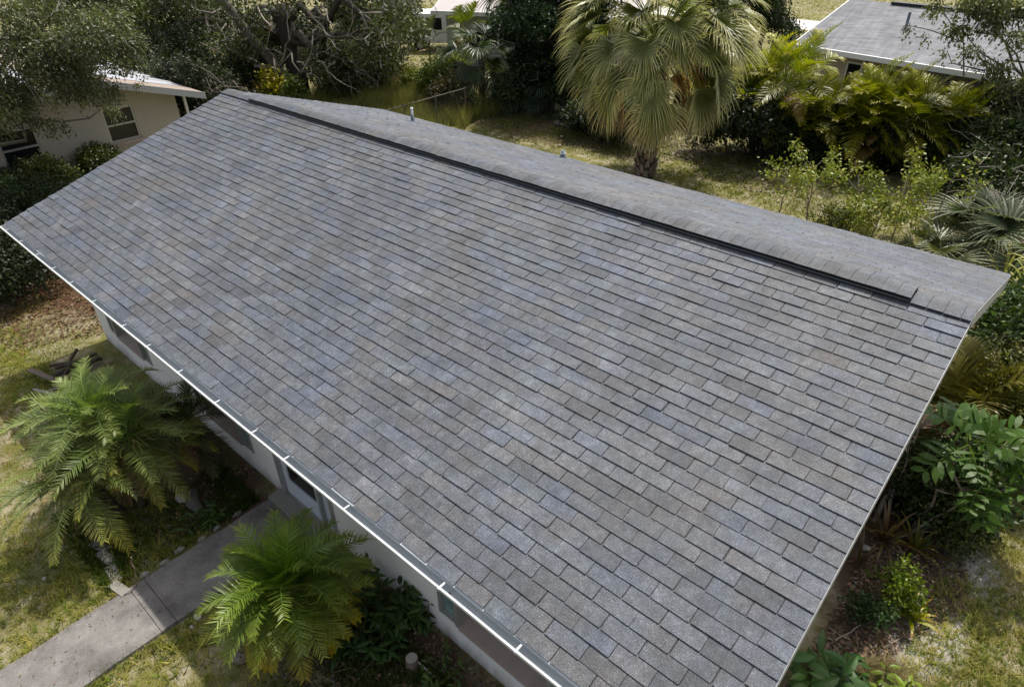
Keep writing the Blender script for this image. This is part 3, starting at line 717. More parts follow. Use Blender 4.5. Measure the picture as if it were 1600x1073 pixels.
# grey-roofed house beyond the right hedge
eA, eB = on_z(1240, 68, 2.5), on_z(1600, 125, 2.5)
dx = eB-eA; rot = math.atan2(dx[1], dx[0])
fh = tag(empty('far_house', (eA[0], eA[1], 0), rot), 'house with plain grey shingled roof and white fascia beyond the palm hedge', 'house')
FL_ = 17.0; RUN = 3.3; FP = .36
k = MB(); zt_ = 2.5+RUN*FP
k.add([(0, 0, 2.5), (FL_, 0, 2.5), (FL_, RUN, zt_), (0, RUN, zt_), (0, 2*RUN, 2.5), (FL_, 2*RUN, 2.5), (0, 0, 2.42), (FL_, 0, 2.42), (FL_, RUN, zt_-.08), (0, RUN, zt_-.08), (0, 2*RUN, 2.42), (FL_, 2*RUN, 2.42)],
      [(0, 1, 2, 3), (3, 2, 5, 4), (7, 6, 9, 8), (8, 9, 10, 11), (0, 3, 9, 6), (3, 4, 10, 9), (1, 7, 8, 2), (2, 8, 11, 5)]); k.build('roof', M['far_shingle'], fh)
k = MB(); k.box(-.03, FL_+.03, -.10, -.004, 2.34, 2.50); k.build('fascia', M['white'], fh)
k = MB(); k.add([(-.04, 0, 2.34), (-.04, RUN, zt_-.14), (-.04, RUN, zt_+.01), (-.04, 0, 2.51), (-.002, 0, 2.34), (-.002, RUN, zt_-.14), (-.002, RUN, zt_+.01), (-.002, 0, 2.51)], [(0, 3, 2, 1), (4, 5, 6, 7), (3, 7, 6, 2), (0, 1, 5, 4), (0, 4, 7, 3), (1, 2, 6, 5)]); k.build('barge_board', M['white'], fh)
k = MB(); k.box(1.6, 12.5, RUN-.14, RUN+.14, zt_-.03, zt_+.05); k.build('ridge_vent', M['black'], fh)
k = MB(); k.box(.5, FL_-.5, .6, 2*RUN-.6, -.1, 2.41); k.build('wall', M['tanwall'], fh)
for x in (1.9, 3.3, 6.4, 9.6):
    k = MB(); k.box(x, x+1.1, .55, .596, 1.0, 2.1); wn = k.build('window', M['white'], fh)
    k = MB(); k.box(x+.06, x+.52, .53, .548, 1.06, 2.04); k.build('pane', M['glass'], wn)
    k = MB(); k.box(x+.58, x+1.04, .53, .548, 1.06, 2.04); k.build('pane', M['glass'], wn)
k = MB(); k.box(2.5, 2.56, .48, .54, 0, 2.34); k.build('downspout', M['alum'], fh)
k = MB(); k.tube([(2.9, 2.0, 2.5+2.0*FP-.05), (2.9, 2.0, 2.5+2.0*FP+.42)], .05, 8); k.build('vent_pipe', M['lead'], fh)

# pale house in the far centre, seen between the palms
c0 = on_z(690, 20, 2.6); 
ch = tag(empty('far_house', (c0[0]-1.0, c0[1]+1.2, 0), R(24)), 'pale grey house with light roof and white rake behind the fence', 'house')
k = MB(); k.box(0, 9, 0, 7, -.1, 2.5); k.build('wall', M['farwall'], ch)
k = MB(); k.add([(-.5, -.5, 2.52), (9.5, -.5, 2.52), (9.5, 3.5, 3.7), (-.5, 3.5, 3.7), (-.5, 7.5, 2.52), (9.5, 7.5, 2.52), (-.5, -.5, 2.46), (9.5, -.5, 2.46), (9.5, 3.5, 3.62), (-.5, 3.5, 3.62), (-.5, 7.5, 2.46), (9.5, 7.5, 2.46)],
      [(0, 1, 2, 3), (3, 2, 5, 4), (7, 6, 9, 8), (8, 9, 10, 11), (0, 3, 9, 6), (3, 4, 10, 9), (1, 7, 8, 2), (2, 8, 11, 5)]); k.build('roof', M['far_roof'], ch)
k = MB(); k.box(-.55, 9.55, -.60, -.504, 2.36, 2.54); k.build('fascia', M['white'], ch)
k = MB(); k.add([(-.56, -.5, 2.36), (-.56, 3.5, 3.54), (-.56, 3.5, 3.72), (-.56, -.5, 2.54), (-.503, -.5, 2.36), (-.503, 3.5, 3.54), (-.503, 3.5, 3.72), (-.503, -.5, 2.54)], [(0, 3, 2, 1), (4, 5, 6, 7), (3, 7, 6, 2), (0, 1, 5, 4), (0, 4, 7, 3), (1, 2, 6, 5)]); k.build('barge_board', M['white'], ch)
k = MB(); k.add([(-.01, 0, 2.5), (-.01, 7, 2.5), (-.01, 3.5, 3.5), (.01, 0, 2.5), (.01, 7, 2.5), (.01, 3.5, 3.5)], [(0, 2, 1), (3, 4, 5), (0, 1, 4, 3), (1, 2, 5, 4), (2, 0, 3, 5)]); k.build('gable', M['farwall'], ch)
for x in (1.5, 5.0):
    k = MB(); k.box(x, x+1.2, -.05, -.003, .9, 2.0); wn = k.build('window', M['white'], ch)
    k = MB(); k.box(x+.07, x+1.13, -.07, -.052, .97, 1.93); k.build('pane', M['glass'], wn)

# white covered trailer and van parked by the pale house
def trailer(loc, rz, L_, H_, label):
    e = tag(empty('parked_van', (loc[0], loc[1], 0), rz), label, 'van')
    k = MB(); pr = [(0, .45), (L_, .45), (L_, H_*.55), (L_-.35, H_*.62), (L_-.9, H_-.05), (L_-1.1, H_), (.1, H_), (0, H_-.12)]
    n_ = len(pr); Wd = 1.85
    v = [(x, 0.0, z) for x, z in pr]+[(x, Wd, z) for x, z in pr]
    k.add(v, [tuple(range(n_)), tuple(range(2*n_-1, n_-1, -1))]+[(i, n_+i, n_+(i+1) % n_, (i+1) % n_) for i in range(n_)]); k.build('body', M['white'], e)
    for x in (.8, L_-.8):
        for y in (-.02, Wd-.18):
            k = MB(); k.tube([(x, y, .34), (x, y+.2, .34)], .34, 14); wh = k.build('wheel', M['black'], e)
            k = MB(); k.tube([(x, y-.005, .34), (x, y+.205, .34)], .18, 10); k.build('rim', M['alum'], wh)
    for x in (L_-2.1, L_-3.2):
        k = MB(); k.box(x, x+.85, -.006, .004, H_*.58, H_-.2); k.build('window', M['glass'], e)
    return e
v1 = on_z(640, 85, 0); trailer((v1[0]-.6, v1[1]+.3), R(38), 4.4, 1.9, 'white van parked on the grass by the pale house')
v2 = on_z(735, 74, 0); trailer((v2[0]-1.5, v2[1]+.5), R(30), 4.6, 2.0, 'second white van parked behind the small fan palm')

# road and driveway far behind on the right
k = MB(); q0 = on_z(1245, 36); q0r = q0; k.add([(q0[0]-14, q0[1]-2.2, .004), (q0[0]+5, q0[1]-2.2, .004), (q0[0]+5, q0[1]+1.4, .004), (q0[0]-14, q0[1]+1.4, .004)], [(0, 1, 2, 3)])
tag(k.build('road', M['drive']), 'pale concrete driveway strip beyond the far house', kind='structure')

# ------------------------------------------------------------------ TREES
def on_x(x, y, X):
    d = px_ray(x, y); return CAM + d*((X-CAM[0])/d[0])
def clumps_at(base, lst, plane, axis, r, jit=.8, flat=.8):
    out = []
    for (x, y, rp_) in lst:
        q = plane+r.normal(0, jit); P = on_x(x, y, q) if axis == 'x' else on_y(x, y, q)
        dep = (P-CAM)@CF; rm = rp_*dep/FPX
        out.append((P[0]-base[0], P[1]-base[1], P[2]-base[2], rm, rm, rm*flat))
    return out
OL, DK, MID, GRN, YEL, GREY = (.075, .088, .036), (.028, .041, .016), (.066, .085, .026), (.085, .115, .032), (.150, .165, .030), (.085, .092, .052)
r0 = np.random.default_rng(21)
# big old tree behind the left end of the roof
ob = (-12.8, 9.4, 0)
cl = clumps_at(ob, [(300, 20, 90), (230, 60, 70), (380, 40, 60), (330, 90, 60), (570, 20, 70), (590, 70, 55), (540, 95, 45), (620, 30, 50), (250, 110, 50), (390, 105, 45), (560, 120, 45), (200, 20, 70), (480, -90, 110), (300, -80, 130), (620, -60, 110)], 10.6, 'y', r0, 1.3)
tree('oak_tree', 'huge spreading tree with thick dark leaning trunk and bare pale branches', ob, 3.6, .52, cl, 76000, .13, (.075, .085, .036), 31, weep=.55, bark=(.055, .045, .036), extra_twigs=70, col2=(.035, .045, .015), lean=(-.5, .2))
oak_o = [o for o in COL.objects if o.name.startswith('oak_tree')][0]; rr = np.random.default_rng(12)
for pl in ([(545, -20), (552, 20), (540, 60), (520, 75)], [(500, 10), (525, 45), (510, 70)], [(495, 42), (512, 56), (533, 80)], [(464, 96), (482, 106), (502, 132)], [(347, 48), (356, 25), (376, 5)], [(376, 35), (374, 52), (367, 66)], [(520, 60), (490, 30), (470, -10)], [(440, 100), (452, 60), (448, -10)], [(478, 110), (486, 70), (500, 20), (505, -15)], [(560, 20), (580, 45), (575, 70)], [(400, 10), (420, 40), (415, 75)], [(500, 95), (520, 118), (545, 135)], [(330, 20), (345, 55), (338, 80)], [(600, 10), (590, 45), (610, 80)]):
    mb = MB(); P = np.array([on_y(x, y, 8.5+rr.normal(0, .3)) for x, y in pl])-np.array(ob); Q = []
    for i in range(len(P)-1):
        for t_ in (0, .33, .66): Q.append(P[i]*(1-t_)+P[i+1]*t_+rr.normal(0, .05, 3))
    Q.append(P[-1]); mb.tube(Q, np.linspace(.035, .010, len(Q)), 5, c=(.30, .265, .22))
    for q in range(2):
        a_ = Q[rr.integers(1, len(Q))]; limb(mb, a_, a_+rr.normal(0, .5, 3)+np.array([0, 0, -.25]), .012, .004, rr, 5, .3, (.30, .265, .22))
    mb.build('bare_branch', M['twig'], oak_o)
# second leaning stem of the same stand
e = tag(empty('tree_trunk', (-12.0, 9.0, 0)), 'bare leaning secondary trunk beside the thick dark trunk', 'trunk')
rr = np.random.default_rng(2); mb = MB(); P = limb(mb, (0, 0, -.1), (-3.4, -1.6, 5.2), .26, .13, rr, 8, .1, (.10, .088, .072)); mb.build('trunk', M['bark'], e, smooth=True)
for q in range(5):
    mb = MB(); a_ = P[2+q]; limb(mb, a_, a_+rr.normal(0, 1.3, 3), .07, .015, rr, 7, .3, (.15, .13, .11)); mb.build('limb', M['bark'], e, smooth=True)
# weeping tree in front of the beige neighbour
lb_ = (-7.2, -3.6, 0)
cl = clumps_at(lb_, [(20, 40, 75), (100, 40, 75), (50, 110, 62), (105, 135, 36), (15, 165, 30), (75, 185, 22), (140, 80, 34), (165, 165, 15), (175, 10, 40), (200, 60, 26), (185, 105, 20), (205, 95, 16), (172, 168, 9), (215, 130, 9), (150, 140, 22), (175, 140, 13), (130, 110, 24), (70, -30, 90), (-40, 100, 80), (-40, 200, 40), (150, 30, 60)], -6.4, 'x', r0, .7)
tree('weeping_tree', 'small-leaved weeping tree hanging in front of the beige house', lb_, 3.4, .17, cl, 60000, .085, (.105, .115, .058), 33, weep=.75, bark=(.16, .145, .12), extra_twigs=60, asp=.42, col2=(.11, .12, .075))
cl = clumps_at((-7.6, 4.6, 0), [(275, 112, 20), (245, 108, 16), (300, 125, 16), (225, 118, 10), (290, 100, 18), (310, 105, 14)], 3.6, 'y', r0, .4)
tree('young_tree', 'small dark-leaved tree beside the corner of the beige house', (-7.6, 4.6, 0), 2.0, .07, cl, 6000, .085, (.045, .055, .03), 34, weep=.3, asp=.5)
# background trees along the top of the view
cl = clumps_at((-24, 6, 0), [(180, 20, 60), (120, 5, 60), (260, 40, 60), (320, 10, 70), (220, 80, 40)], -24, 'x', r0, 1.5)
tree('background_tree', 'dark broad tree standing behind the beige house roof', (-24, 6, 0), 3.0, .3, cl, 26000, .17, MID, 35, weep=.3)
cl = clumps_at((-19, 15, 0), [(430, 60, 70), (520, 50, 60), (470, 100, 55), (360, 70, 70), (560, 90, 50), (420, 120, 40), (300, 110, 50)], 15, 'y', r0, 1.2)
tree('background_tree', 'dark leafy tree filling the gap behind the thick trunk', (-19, 15, 0), 2.5, .25, cl, 34000, .15, (.026, .036, .013), 36, weep=.3)
cl = clumps_at((-15.5, 16, 0), [(590, 40, 45), (625, 15, 32), (575, 85, 40), (605, 0, 45), (560, 20, 45)], 15.5, 'y', r0, .8)
tree('background_tree', 'grey-green willowy tree beside the pale house roof', (-15.5, 16, 0), 3.4, .2, cl, 26000, .12, (.085, .090, .048), 37, weep=.7, extra_twigs=25)
# dark evergreen left of the big fan palm
db = (-3.4, 14.6, 0)
cl = clumps_at(db, [(850, 20, 60), (880, 70, 55), (830, 80, 40), (850, 115, 45), (890, 130, 45), (815, 120, 32), (900, 20, 60), (800, 40, 28), (860, -50, 90), (840, 150, 35)], 14.6, 'y', r0, .6)
tree('evergreen_tree', 'dense dark evergreen tree left of the big fan palm', db, 2.6, .22, cl, 52000, .13, (.020, .036, .014), 38, mat='leaf_gloss', asp=.6, shell=.6)
# conifer-like dark trees and pole right of the palm, far back
cl = clumps_at((-.5, 27, 0), [(1215, 20, 32), (1190, 10, 40), (1225, 45, 24), (1120, 5, 45), (1205, -30, 50)], 27, 'y', r0, .6)
tree('background_tree', 'dark narrow tree beside the left end of the far grey roof', (-.5, 27, 0), 2.0, .15, cl, 16000, .15, DK, 39)
k = MB(); pb = on_z(1206, 90); k.tube([(0, 0, -.1), (.05, 0, 9)], [.15, .12], 10); tag(k.build('utility_pole', M['rock'], loc=(pb[0], pb[1], 0), smooth=True), 'plain grey utility pole rising between the fan palm and far roof', 'pole')
# thin willowy tree overhanging the far grey roof
wb = (12.3, 18.2, 0); 
cl = clumps_at(wb, [(1545, 30, 32), (1500, 40, 16), (1575, 5, 34), (1520, 75, 16), (1600, 60, 22), (1465, 5, 16), (1560, 105, 24), (1480, 80, 9), (1420, 40, 7), (1605, 130, 30), (1445, 55, 7), (1530, 0, 28)], 16.5, 'y', r0, .4)
tree('willowy_tree', 'thin drooping tree in front of the far grey roof', wb, 2.6, .13, cl, 6500, .10, (.105, .115, .055), 40, weep=.9, bark=(.09, .075, .06), extra_twigs=26, lean=(-.3, -.8), shell=.2)
# dense hedge of shrubs at the right rear
hb = [(1450, 190, 'dense dark green shrub right of the palm hedge', GRN, 1.9), (1510, 215, 'tangled shrub with bare grey branches under the willowy tree', (.040, .052, .020), 2.1), (1570, 230, 'dark tangled shrub at the end of the rear hedge', (.035, .050, .018), 2.2), (1400, 215, 'glossy shrub between the palm hedge and dark shrubs', (.030, .050, .016), 1.6), (1575, 195, 'olive feathery shrub below the willowy tree', (.080, .088, .044), 2.4), (1490, 180, 'tall green shrub against the far house wall', (.045, .060, .020), 2.0), (1600, 290, 'broad dark shrub at the edge of the rear lawn', (.028, .040, .014), 1.8)]
hb += [(1150, 195, 'shaded shrub behind the right side of the big fan palm', (.026, .038, .014), 2.0), (1225, 225, 'shrub darkened for hedge shade under the tall feather palm clump', (.022, .034, .012), 1.5), (1300, 240, 'shrub darkened for hedge shade under the middle of the palm hedge', (.022, .034, .012), 1.4), (1370, 245, 'shrub darkened for hedge shade under the right end of the palm hedge', (.022, .034, .012), 1.4), (1110, 110, 'grey-green shrub far behind the big fan palm', (.060, .070, .032), 3.2), (950, 190, 'dark shrub in the shade left of the palm trunk', (.024, .034, .014), 1.2)]  # near-black leaf colours have the shade at the hedge foot put in
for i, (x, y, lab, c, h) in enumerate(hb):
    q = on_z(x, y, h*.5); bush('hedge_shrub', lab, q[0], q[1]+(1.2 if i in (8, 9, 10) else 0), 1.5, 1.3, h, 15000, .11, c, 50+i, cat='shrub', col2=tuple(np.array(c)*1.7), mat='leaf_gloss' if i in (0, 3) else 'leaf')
mb = MB(); rr = np.random.default_rng(8); qb = on_z(1590, 270)
for q in range(16):
    t_ = on_z(rr.uniform(1480, 1600), rr.uniform(130, 300), rr.uniform(1.6, 2.4)); limb(mb, (0, 0, 0), (t_[0]-qb[0], t_[1]-qb[1], rr.uniform(1.6, 3.0)), .022, .005, rr, 12, .10, (.19, .17, .145))
dead = tag(mb.build('dead_branches', M['twig'], loc=(qb[0], qb[1]-.6, 0)), 'bare grey branches arching out of the rear right hedge', 'branches')

# dark bushes along the left side of the house and under the trees
lf = [(20, 305, .8, .8), (95, 285, .8, .9), (165, 262, .6, .9), (30, 360, 1.0, 1.2), (95, 330, .8, .9), (-30, 420, 1.0, 1.2)]
labs = ['dark bush under the window of the beige house', 'olive bush with yellow shoots against the beige wall', 'small leafy bush beside the left roof edge', 'deep green bush below the weeping tree', 'low dark bush near the left roof corner', 'shaded bush at the edge of the leaf litter']
for i, ((x, y, rx, h), lab) in enumerate(zip(lf, labs)):
    q = on_z(x, y, h*.6); bush('garden_bush', lab, q[0], q[1], rx*1.3, rx*1.3, h*1.35, 15000, .075, (DK, (.058, .068, .022), MID, (.022, .034, .012), DK, DK)[i], 70+i, col2=(.10, .12, .03) if i in (1, 2) else None)
us = [(310, 110, 1.6, 'dark understorey shrub left of the thick trunk'), (390, 120, 1.4, 'shaded shrub in front of the leaning trunk'), (520, 128, 1.3, 'olive shrub right of the thick trunk base'), (575, 125, 1.4, 'grey-green shrub behind the roof ridge'), (250, 115, 1.6, 'shrub growing against the neighbour porch'), (305, 165, 1.6, 'dark shrub beyond the corner of the beige house')]
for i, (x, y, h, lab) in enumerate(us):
    q = on_z(x, y, h*.5); bush('understorey_shrub', lab, q[0], q[1], 1.8, 1.5, h*1.5, 14000, .11, [(.03, .042, .015), (.022, .032, .011), (.060, .068, .030), (.065, .072, .038), (.022, .03, .011), (.02, .028, .01)][i], 80+i, cat='shrub')  # darkest leaf colours here have the shade under the trees put in
q = on_z(425, 130, 1.0); bush('croton_bush', 'small bush with yellow and orange leaves beside the thick trunk', q[0]+.3, q[1], .55, .5, 1.5, 2600, .12, (.22, .19, .03), 90, col2=(.08, .10, .02))
q = on_z(448, 138, .9); bush('garden_bush', 'small bright green bush beside the yellow-leaved bush', q[0]+.3, q[1], .5, .45, 1.4, 2600, .12, (.075, .10, .025), 91)
# bright shrubs round the fence
for i, (x, y, h, rx, c, lab) in enumerate([(680, 130, 1.7, .8, (.085, .115, .028), 'bright green leafy shrub growing by the wire fence'), (708, 118, 1.3, .8, (.13, .15, .035), 'yellow-green vine mound over the fence corner'), (585, 75, 2.2, .8, (.11, .12, .022), 'yellow-green bush at the edge of the willowy tree'), (640, 130, .9, .9, (.13, .14, .03), 'low yellowish shrub behind the fence rail'), (590, 110, 1.2, .7, (.12, .13, .025), 'lime coloured bush beside the dead thatch'), (720, 160, 1.1, .7, (.05, .058, .024), 'brownish vine thicket hanging on the fence end'), (800, 150, 1.4, .9, DK, 'dark shade shrub right of the small fan palm'), (700, 150, 1.3, .9, (.085, .075, .035), 'straw-coloured dry vines draped over the fence')]):
    q = on_z(x, y, h*.5); bush('fence_shrub', lab, q[0], q[1], rx, rx*.8, h, 7500, .085, c, 100+i, cat='shrub', col2=tuple(np.array(c)*1.5))
# wire fence
fa, fb = on_z(641, 162, 1.2), on_z(720, 140, 1.2)
fe = tag(empty('wire_fence', (fa[0], fa[1], 0), math.atan2(fb[1]-fa[1], fb[0]-fa[0])), 'overgrown wire mesh fence with metal top rail', 'fence')
FLn = float(np.hypot(fb[0]-fa[0], fb[1]-fa[1]))
k = MB(); k.tube([(-2.0, 0, 1.2), (FLn+.3, 0, 1.2)], .017, 6); k.build('top_rail', M['wire'], fe)
for x in np.linspace(-1.8, FLn+.2, 4):
    k = MB(); k.tube([(x, 0, -.1), (x, 0, 1.24)], .028, 6); k.build('post', M['wire'], fe)
k = MB()
for x in np.arange(-2.9, FLn+.2, .12):
    for s_ in (-1, 1):
        a_ = (x, .0, .05) if s_ > 0 else (x+1.12, .0, .05); b2 = (x+1.12, 0, 1.17) if s_ > 0 else (x, 0, 1.17); k.tube([a_, b2], .0022, 3, cap=False)
tag(k.build('wire_mesh', M['wire'], fe), kind='stuff')

# ------------------------------------------------------------------ FAN PALMS
def fan_palm(name, label, loc, ztop, trunk_r, pet, rad, n_live, n_dead, col, tip, seed, emin=-45, boots=True, group=None, nseg=38, droop=1.0):
    r = np.random.default_rng(seed); e = tag(empty(name, loc, r.uniform(0, 6.28)), label, 'palm tree', group)
    if ztop > .4:
        mb = MB(); zs = np.linspace(-.1, ztop+.1, 9); mb.tube([(r.normal(0, .015), r.normal(0, .015), z) for z in zs], [trunk_r*(1.12 if i < 2 else 1) for i in range(9)], 12, c=(.065, .050, .038)); mb.build('trunk', M['bark'], e, smooth=True)
    if boots:
        bt = MB(); z = .05; i = 0
        while z < ztop:
            for q in range(7):
                a_ = 2*math.pi*(q+.5*(i % 2))/7+r.normal(0, .06); tn = np.array([-math.sin(a_), math.cos(a_), 0]); ou = np.array([math.cos(a_), math.sin(a_), 0]); zz = z+r.normal(0, .02)
                ln = .26*r.uniform(.7, 1.2)
                A_ = ou*trunk_r*.95+np.array([0, 0, zz]); B_ = ou*(trunk_r+.11*r.uniform(.7, 1.2))+np.array([0, 0, zz+ln])
                wv = .075
                v = [A_-tn*wv, A_+tn*wv, B_+tn*wv*.45, B_-tn*wv*.45, A_-tn*wv+ou*.03, A_+tn*wv+ou*.03, B_+tn*wv*.4+ou*.035, B_-tn*wv*.4+ou*.035]
                bt.add(v, [(0, 1, 2, 3), (7, 6, 5, 4), (0, 4, 5, 1), (1, 5, 6, 2), (2, 6, 7, 3), (3, 7, 4, 0)], hsv_var((.20, .16, .125), r, .3))
            z += .15; i += 1
        tag(bt.build('trunk_boots', M['bark'], e), kind='stuff')
    meshes = {}
    items = []
    for i in range(n_live):
        t = (i+.5)/n_live; el = R(85-(85-emin)*t**.9)+r.normal(0, .08)
        kx = int(round(math.degrees(el)/14)); v_ = r.integers(0, 2)
        if (kx, v_) not in meshes:
            low = max(0, (.35-kx*14/90)); cc = np.array(col)*(1-.25*low)+np.array([.03, .012, 0])*low
            meshes[(kx, v_)] = frond_fan('frond', R(kx*14), pet, rad, nseg, 1.6, .75, droop, cc, tip, r)
        items.append((meshes[(kx, v_)], i*2.39996+r.normal(0, .15), r.uniform(.85, 1.1), r.uniform(-.15, .15), r.normal(0, .12), trunk_r*.5))
    place_fronds(e, items, M['frond'], (0, 0, ztop))
    if n_dead:
        dm = [frond_fan('dead_frond', R(el), pet*.95, rad*.95, 24, .75, .8, 2.6, (.22, .130, .070), (.40, .32, .25), r) for el in (-22, -34, -46)]
        items = [(dm[i % 3], i*2.39996*1.6+r.normal(0, .3), r.uniform(.8, 1.05), -.15+r.normal(0, .1), r.normal(0, .2), trunk_r) for i in range(n_dead)]
        place_fronds(e, items, M['frond'], (0, 0, ztop), 'dead_frond')
    return e
fan_palm('cabbage_palm', 'large fan palm with brown dead skirt and rough short trunk', (3.45, 10.72, 0), 3.72, .25, 1.85, 1.15, 74, 40, (.125, .145, .050), (.50, .46, .25), 201, emin=-18, nseg=42, droop=.5)  # pale tip colour puts the sunlit look of the leaf tips in
fan_palm('cabbage_palm', 'small dark fan palm with reddish trunk beside the fence', (-6.0, 13.5, 0), 1.75, .13, 1.0, 1.15, 17, 3, (.045, .068, .034), (.09, .11, .06), 202, emin=-25, boots=False)
tl_ = on_z(812, 70, 0); _t = on_z(812, 70, 1.5); fan_palm('cabbage_palm', 'tall palm trunk with hanging dead fronds near the pale house', (_t[0], _t[1], 0), 3.7, .22, 1.0, 1.3, 12, 16, (.05, .06, .03), (.1, .1, .06), 203, boots=False)
for i, (x, y, lab) in enumerate([(795, 160, 'low fan palm in deep shade right of the small fan palm'), (840, 165, 'low fan palm with drooping grey-green leaves under the evergreen'), (925, 165, 'low shaded fan palm behind the big palm skirt')]):
    q = on_z(x, y, .4); fan_palm('dwarf_palm', lab, (q[0], q[1]+.6, 0), .25, .1, .9, .95, 11, 0, (.040, .060, .034), (.09, .11, .075), 210+i, emin=5, boots=False)
for i, (x, y, lab, s_) in enumerate([(1545, 350, 'blue-green palmetto with stiff upright fans behind the rear roof corner', 1.15), (1605, 385, 'palmetto fan partly leaving the lawn edge by the yellow straps', 1.1), (1470, 395, 'small palmetto with yellowish fan near the thin saplings', .75)]):
    q = on_z(x, y, .5*s_); fan_palm('saw_palmetto', lab, (q[0], q[1], 0), .15, .08, .75*s_, .95*s_, 9 if i else 11, 0, (.070, .090, .050) if i < 2 else (.10, .105, .045), (.17, .18, .11), 220+i, emin=15, boots=False, droop=.25, nseg=34)
q = on_z(575+35, 105, .6); fan_palm('dwarf_palm', 'brown dead palm thatch behind the low yellowish shrub', (q[0], q[1], 0), 1.0, .1, .5, .9, 0, 14, (.05, .05, .03), (.1, .1, .06), 230, boots=False)

# ------------------------------------------------------------------ FEATHER PALMS
def date_palm(label, loc, heights, flen, n, col, tip, seed, low_tip, lf=.235, nl=38):
    r = np.random.default_rng(seed); e = tag(empty('date_palm', loc), label, 'palm tree')
    var = {}
    for els in range(-50, 91, 14):
        for v_ in range(2):
            lowf = max(0, min(1, (25-els)/60)); c = np.array(col)*(1-lowf*.15); tp = np.array(tip)*(1-lowf)+np.array(low_tip)*lowf
            if els > 62: c = c*1.15+np.array([.02, .03, 0])
            var[(els, v_)] = frond_pinnate('frond', R(els), flen*(.72 if els > 62 else 1), 1.55 if els > 20 else 1.0, nl, lf, c, tp, r, width=.0056, vee=.34, droop=.10)
    for hi, (ox, oy, h, share) in enumerate(heights):
        mb = MB(); P = limb(mb, (ox*.35, oy*.35, -.1), (ox, oy, h), .075, .06, r, 7, .06, (.075, .055, .040)); mb.build('trunk', M['bark'], e, smooth=True)
        st = MB()
        for q in range(26):
            t_ = r.uniform(.25, 1); i0 = min(6, int(t_*7)); p_ = np.array(P[i0]); a_ = r.uniform(0, 6.28); d = np.array([math.cos(a_), math.sin(a_), r.uniform(.3, 1.0)])
            st.tube([p_, p_+d*r.uniform(.08, .16)], [.018, .008], 4, c=(.10, .072, .048))
        tag(st.build('leaf_stubs', M['bark'], e), kind='stuff')
        items = []; keys = sorted(set(k_[0] for k_ in var))
        m_ = int(n*share)
        for i in range(m_):
            t_ = (i+.5)/m_; el = 88-128*t_**.85+r.normal(0, 6); kk = min(keys, key=lambda z: abs(z-el))
            items.append((var[(kk, int(r.integers(0, 2)))], i*2.39996+r.normal(0, .2), r.uniform(.85, 1.12), r.normal(0, .03), r.normal(0, .15), .03))
        place_fronds(e, items, M['frond'], (ox, oy, h))
        dm = frond_pinnate('dead_frond', R(-62), flen*.8, .3, 24, lf*.7, (.12, .075, .035), (.16, .10, .05), r, width=.010, vee=.1, droop=.9)
        place_fronds(e, [(dm, r.uniform(0, 6.28), r.uniform(.7, 1), -.1, 0, .05) for q in range(5)], M['frond'], (ox, oy, h), 'dead_frond')
        # fruit stalks near the crown
        fs = MB()
        for q in range(60):
            a_ = r.uniform(0, 6.28); d = np.array([math.cos(a_), math.sin(a_), .3]); p0 = np.array([ox, oy, h+.05])+d*.12; fs.tube([p0, p0+d*.16+r.normal(0, .05, 3), p0+d*.26+np.array([0, 0, -.10])+r.normal(0, .05, 3)], .004, 3, c=(.22, .19, .05), cap=False)
        tag(fs.build('flower_stalks', M['twig'], e), kind='stuff')
    return e
date_palm('grey-green date palm with several heads left of the path', (5.05, -5.34, 0), [(-.12, .05, 1.45, .55), (.34, .20, 1.25, .26), (.15, -.42, .95, .24)], 1.10, 118, (.118, .165, .068), (.22, .25, .085), 301, (.42, .32, .05))
date_palm('glossy green date palm with yellow tipped fronds right of the path', (8.74, -4.96, 0), [(0, 0, 1.0, 1.0)], 0.92, 74, (.092, .148, .042), (.20, .24, .055), 302, (.48, .33, .05), lf=.225)
q = on_z(285, 645, 1.1); date_palm('small dark date palm squeezed against the house wall', (q[0], max(min(q[1], -4.15), -4.6), 0), [(0, 0, .95, 1.0)], .95, 18, (.030, .042, .022), (.05, .06, .03), 303, (.12, .09, .03), lf=.22)

def cluster_palm(label, loc, h, n, flen, col, tip, seed, name='areca_palm', spread=.5):
    r = np.random.default_rng(seed); e = tag(empty(name, loc), label, 'palm tree')
    var = [frond_pinnate('frond', R(el), flen, ar, 28, .50, np.array(col)*cs, np.array(tip), r, width=.018, vee=.35, droop=.4, petiole=.25) for el, ar, cs in ((82, .9, 1.25), (70, 1.2, 1.05), (58, 1.5, .9), (42, 1.6, .75), (28, 1.5, .6), (5, 1.2, .45))]  # lower fronds darkened: shade low in the clump is put into their colour
    brn = frond_pinnate('dead_frond', R(0), flen*.8, 1.2, 24, .42, (.17, .12, .05), (.2, .14, .06), r, width=.018, vee=.1, droop=.8)
    for s_ in range(n//6):
        a_ = r.uniform(0, 6.28); k_ = spread*math.sqrt(r.random()); ox, oy = k_*math.cos(a_), k_*math.sin(a_); hh = h*r.uniform(.45, 1.0)
        mb = MB(); limb(mb, (ox*.6, oy*.6, -.1), (ox, oy, hh), .04, .03, r, 5, .05, (.12, .11, .05)); mb.build('stem', M['bark'], e, smooth=True)
        place_fronds(e, [(var[j % 6], j*2.39996+r.normal(0, .3), r.uniform(.8, 1.1), r.normal(0, .05), r.normal(0, .2), .03) for j in range(6)], M['frond'], (ox, oy, hh))
        if r.random() < .8: place_fronds(e, [(brn, r.uniform(3.6, 5.8), r.uniform(.7, 1), -.3, 0, .03)], M['frond'], (ox, oy, hh), 'dead_frond')
    return e
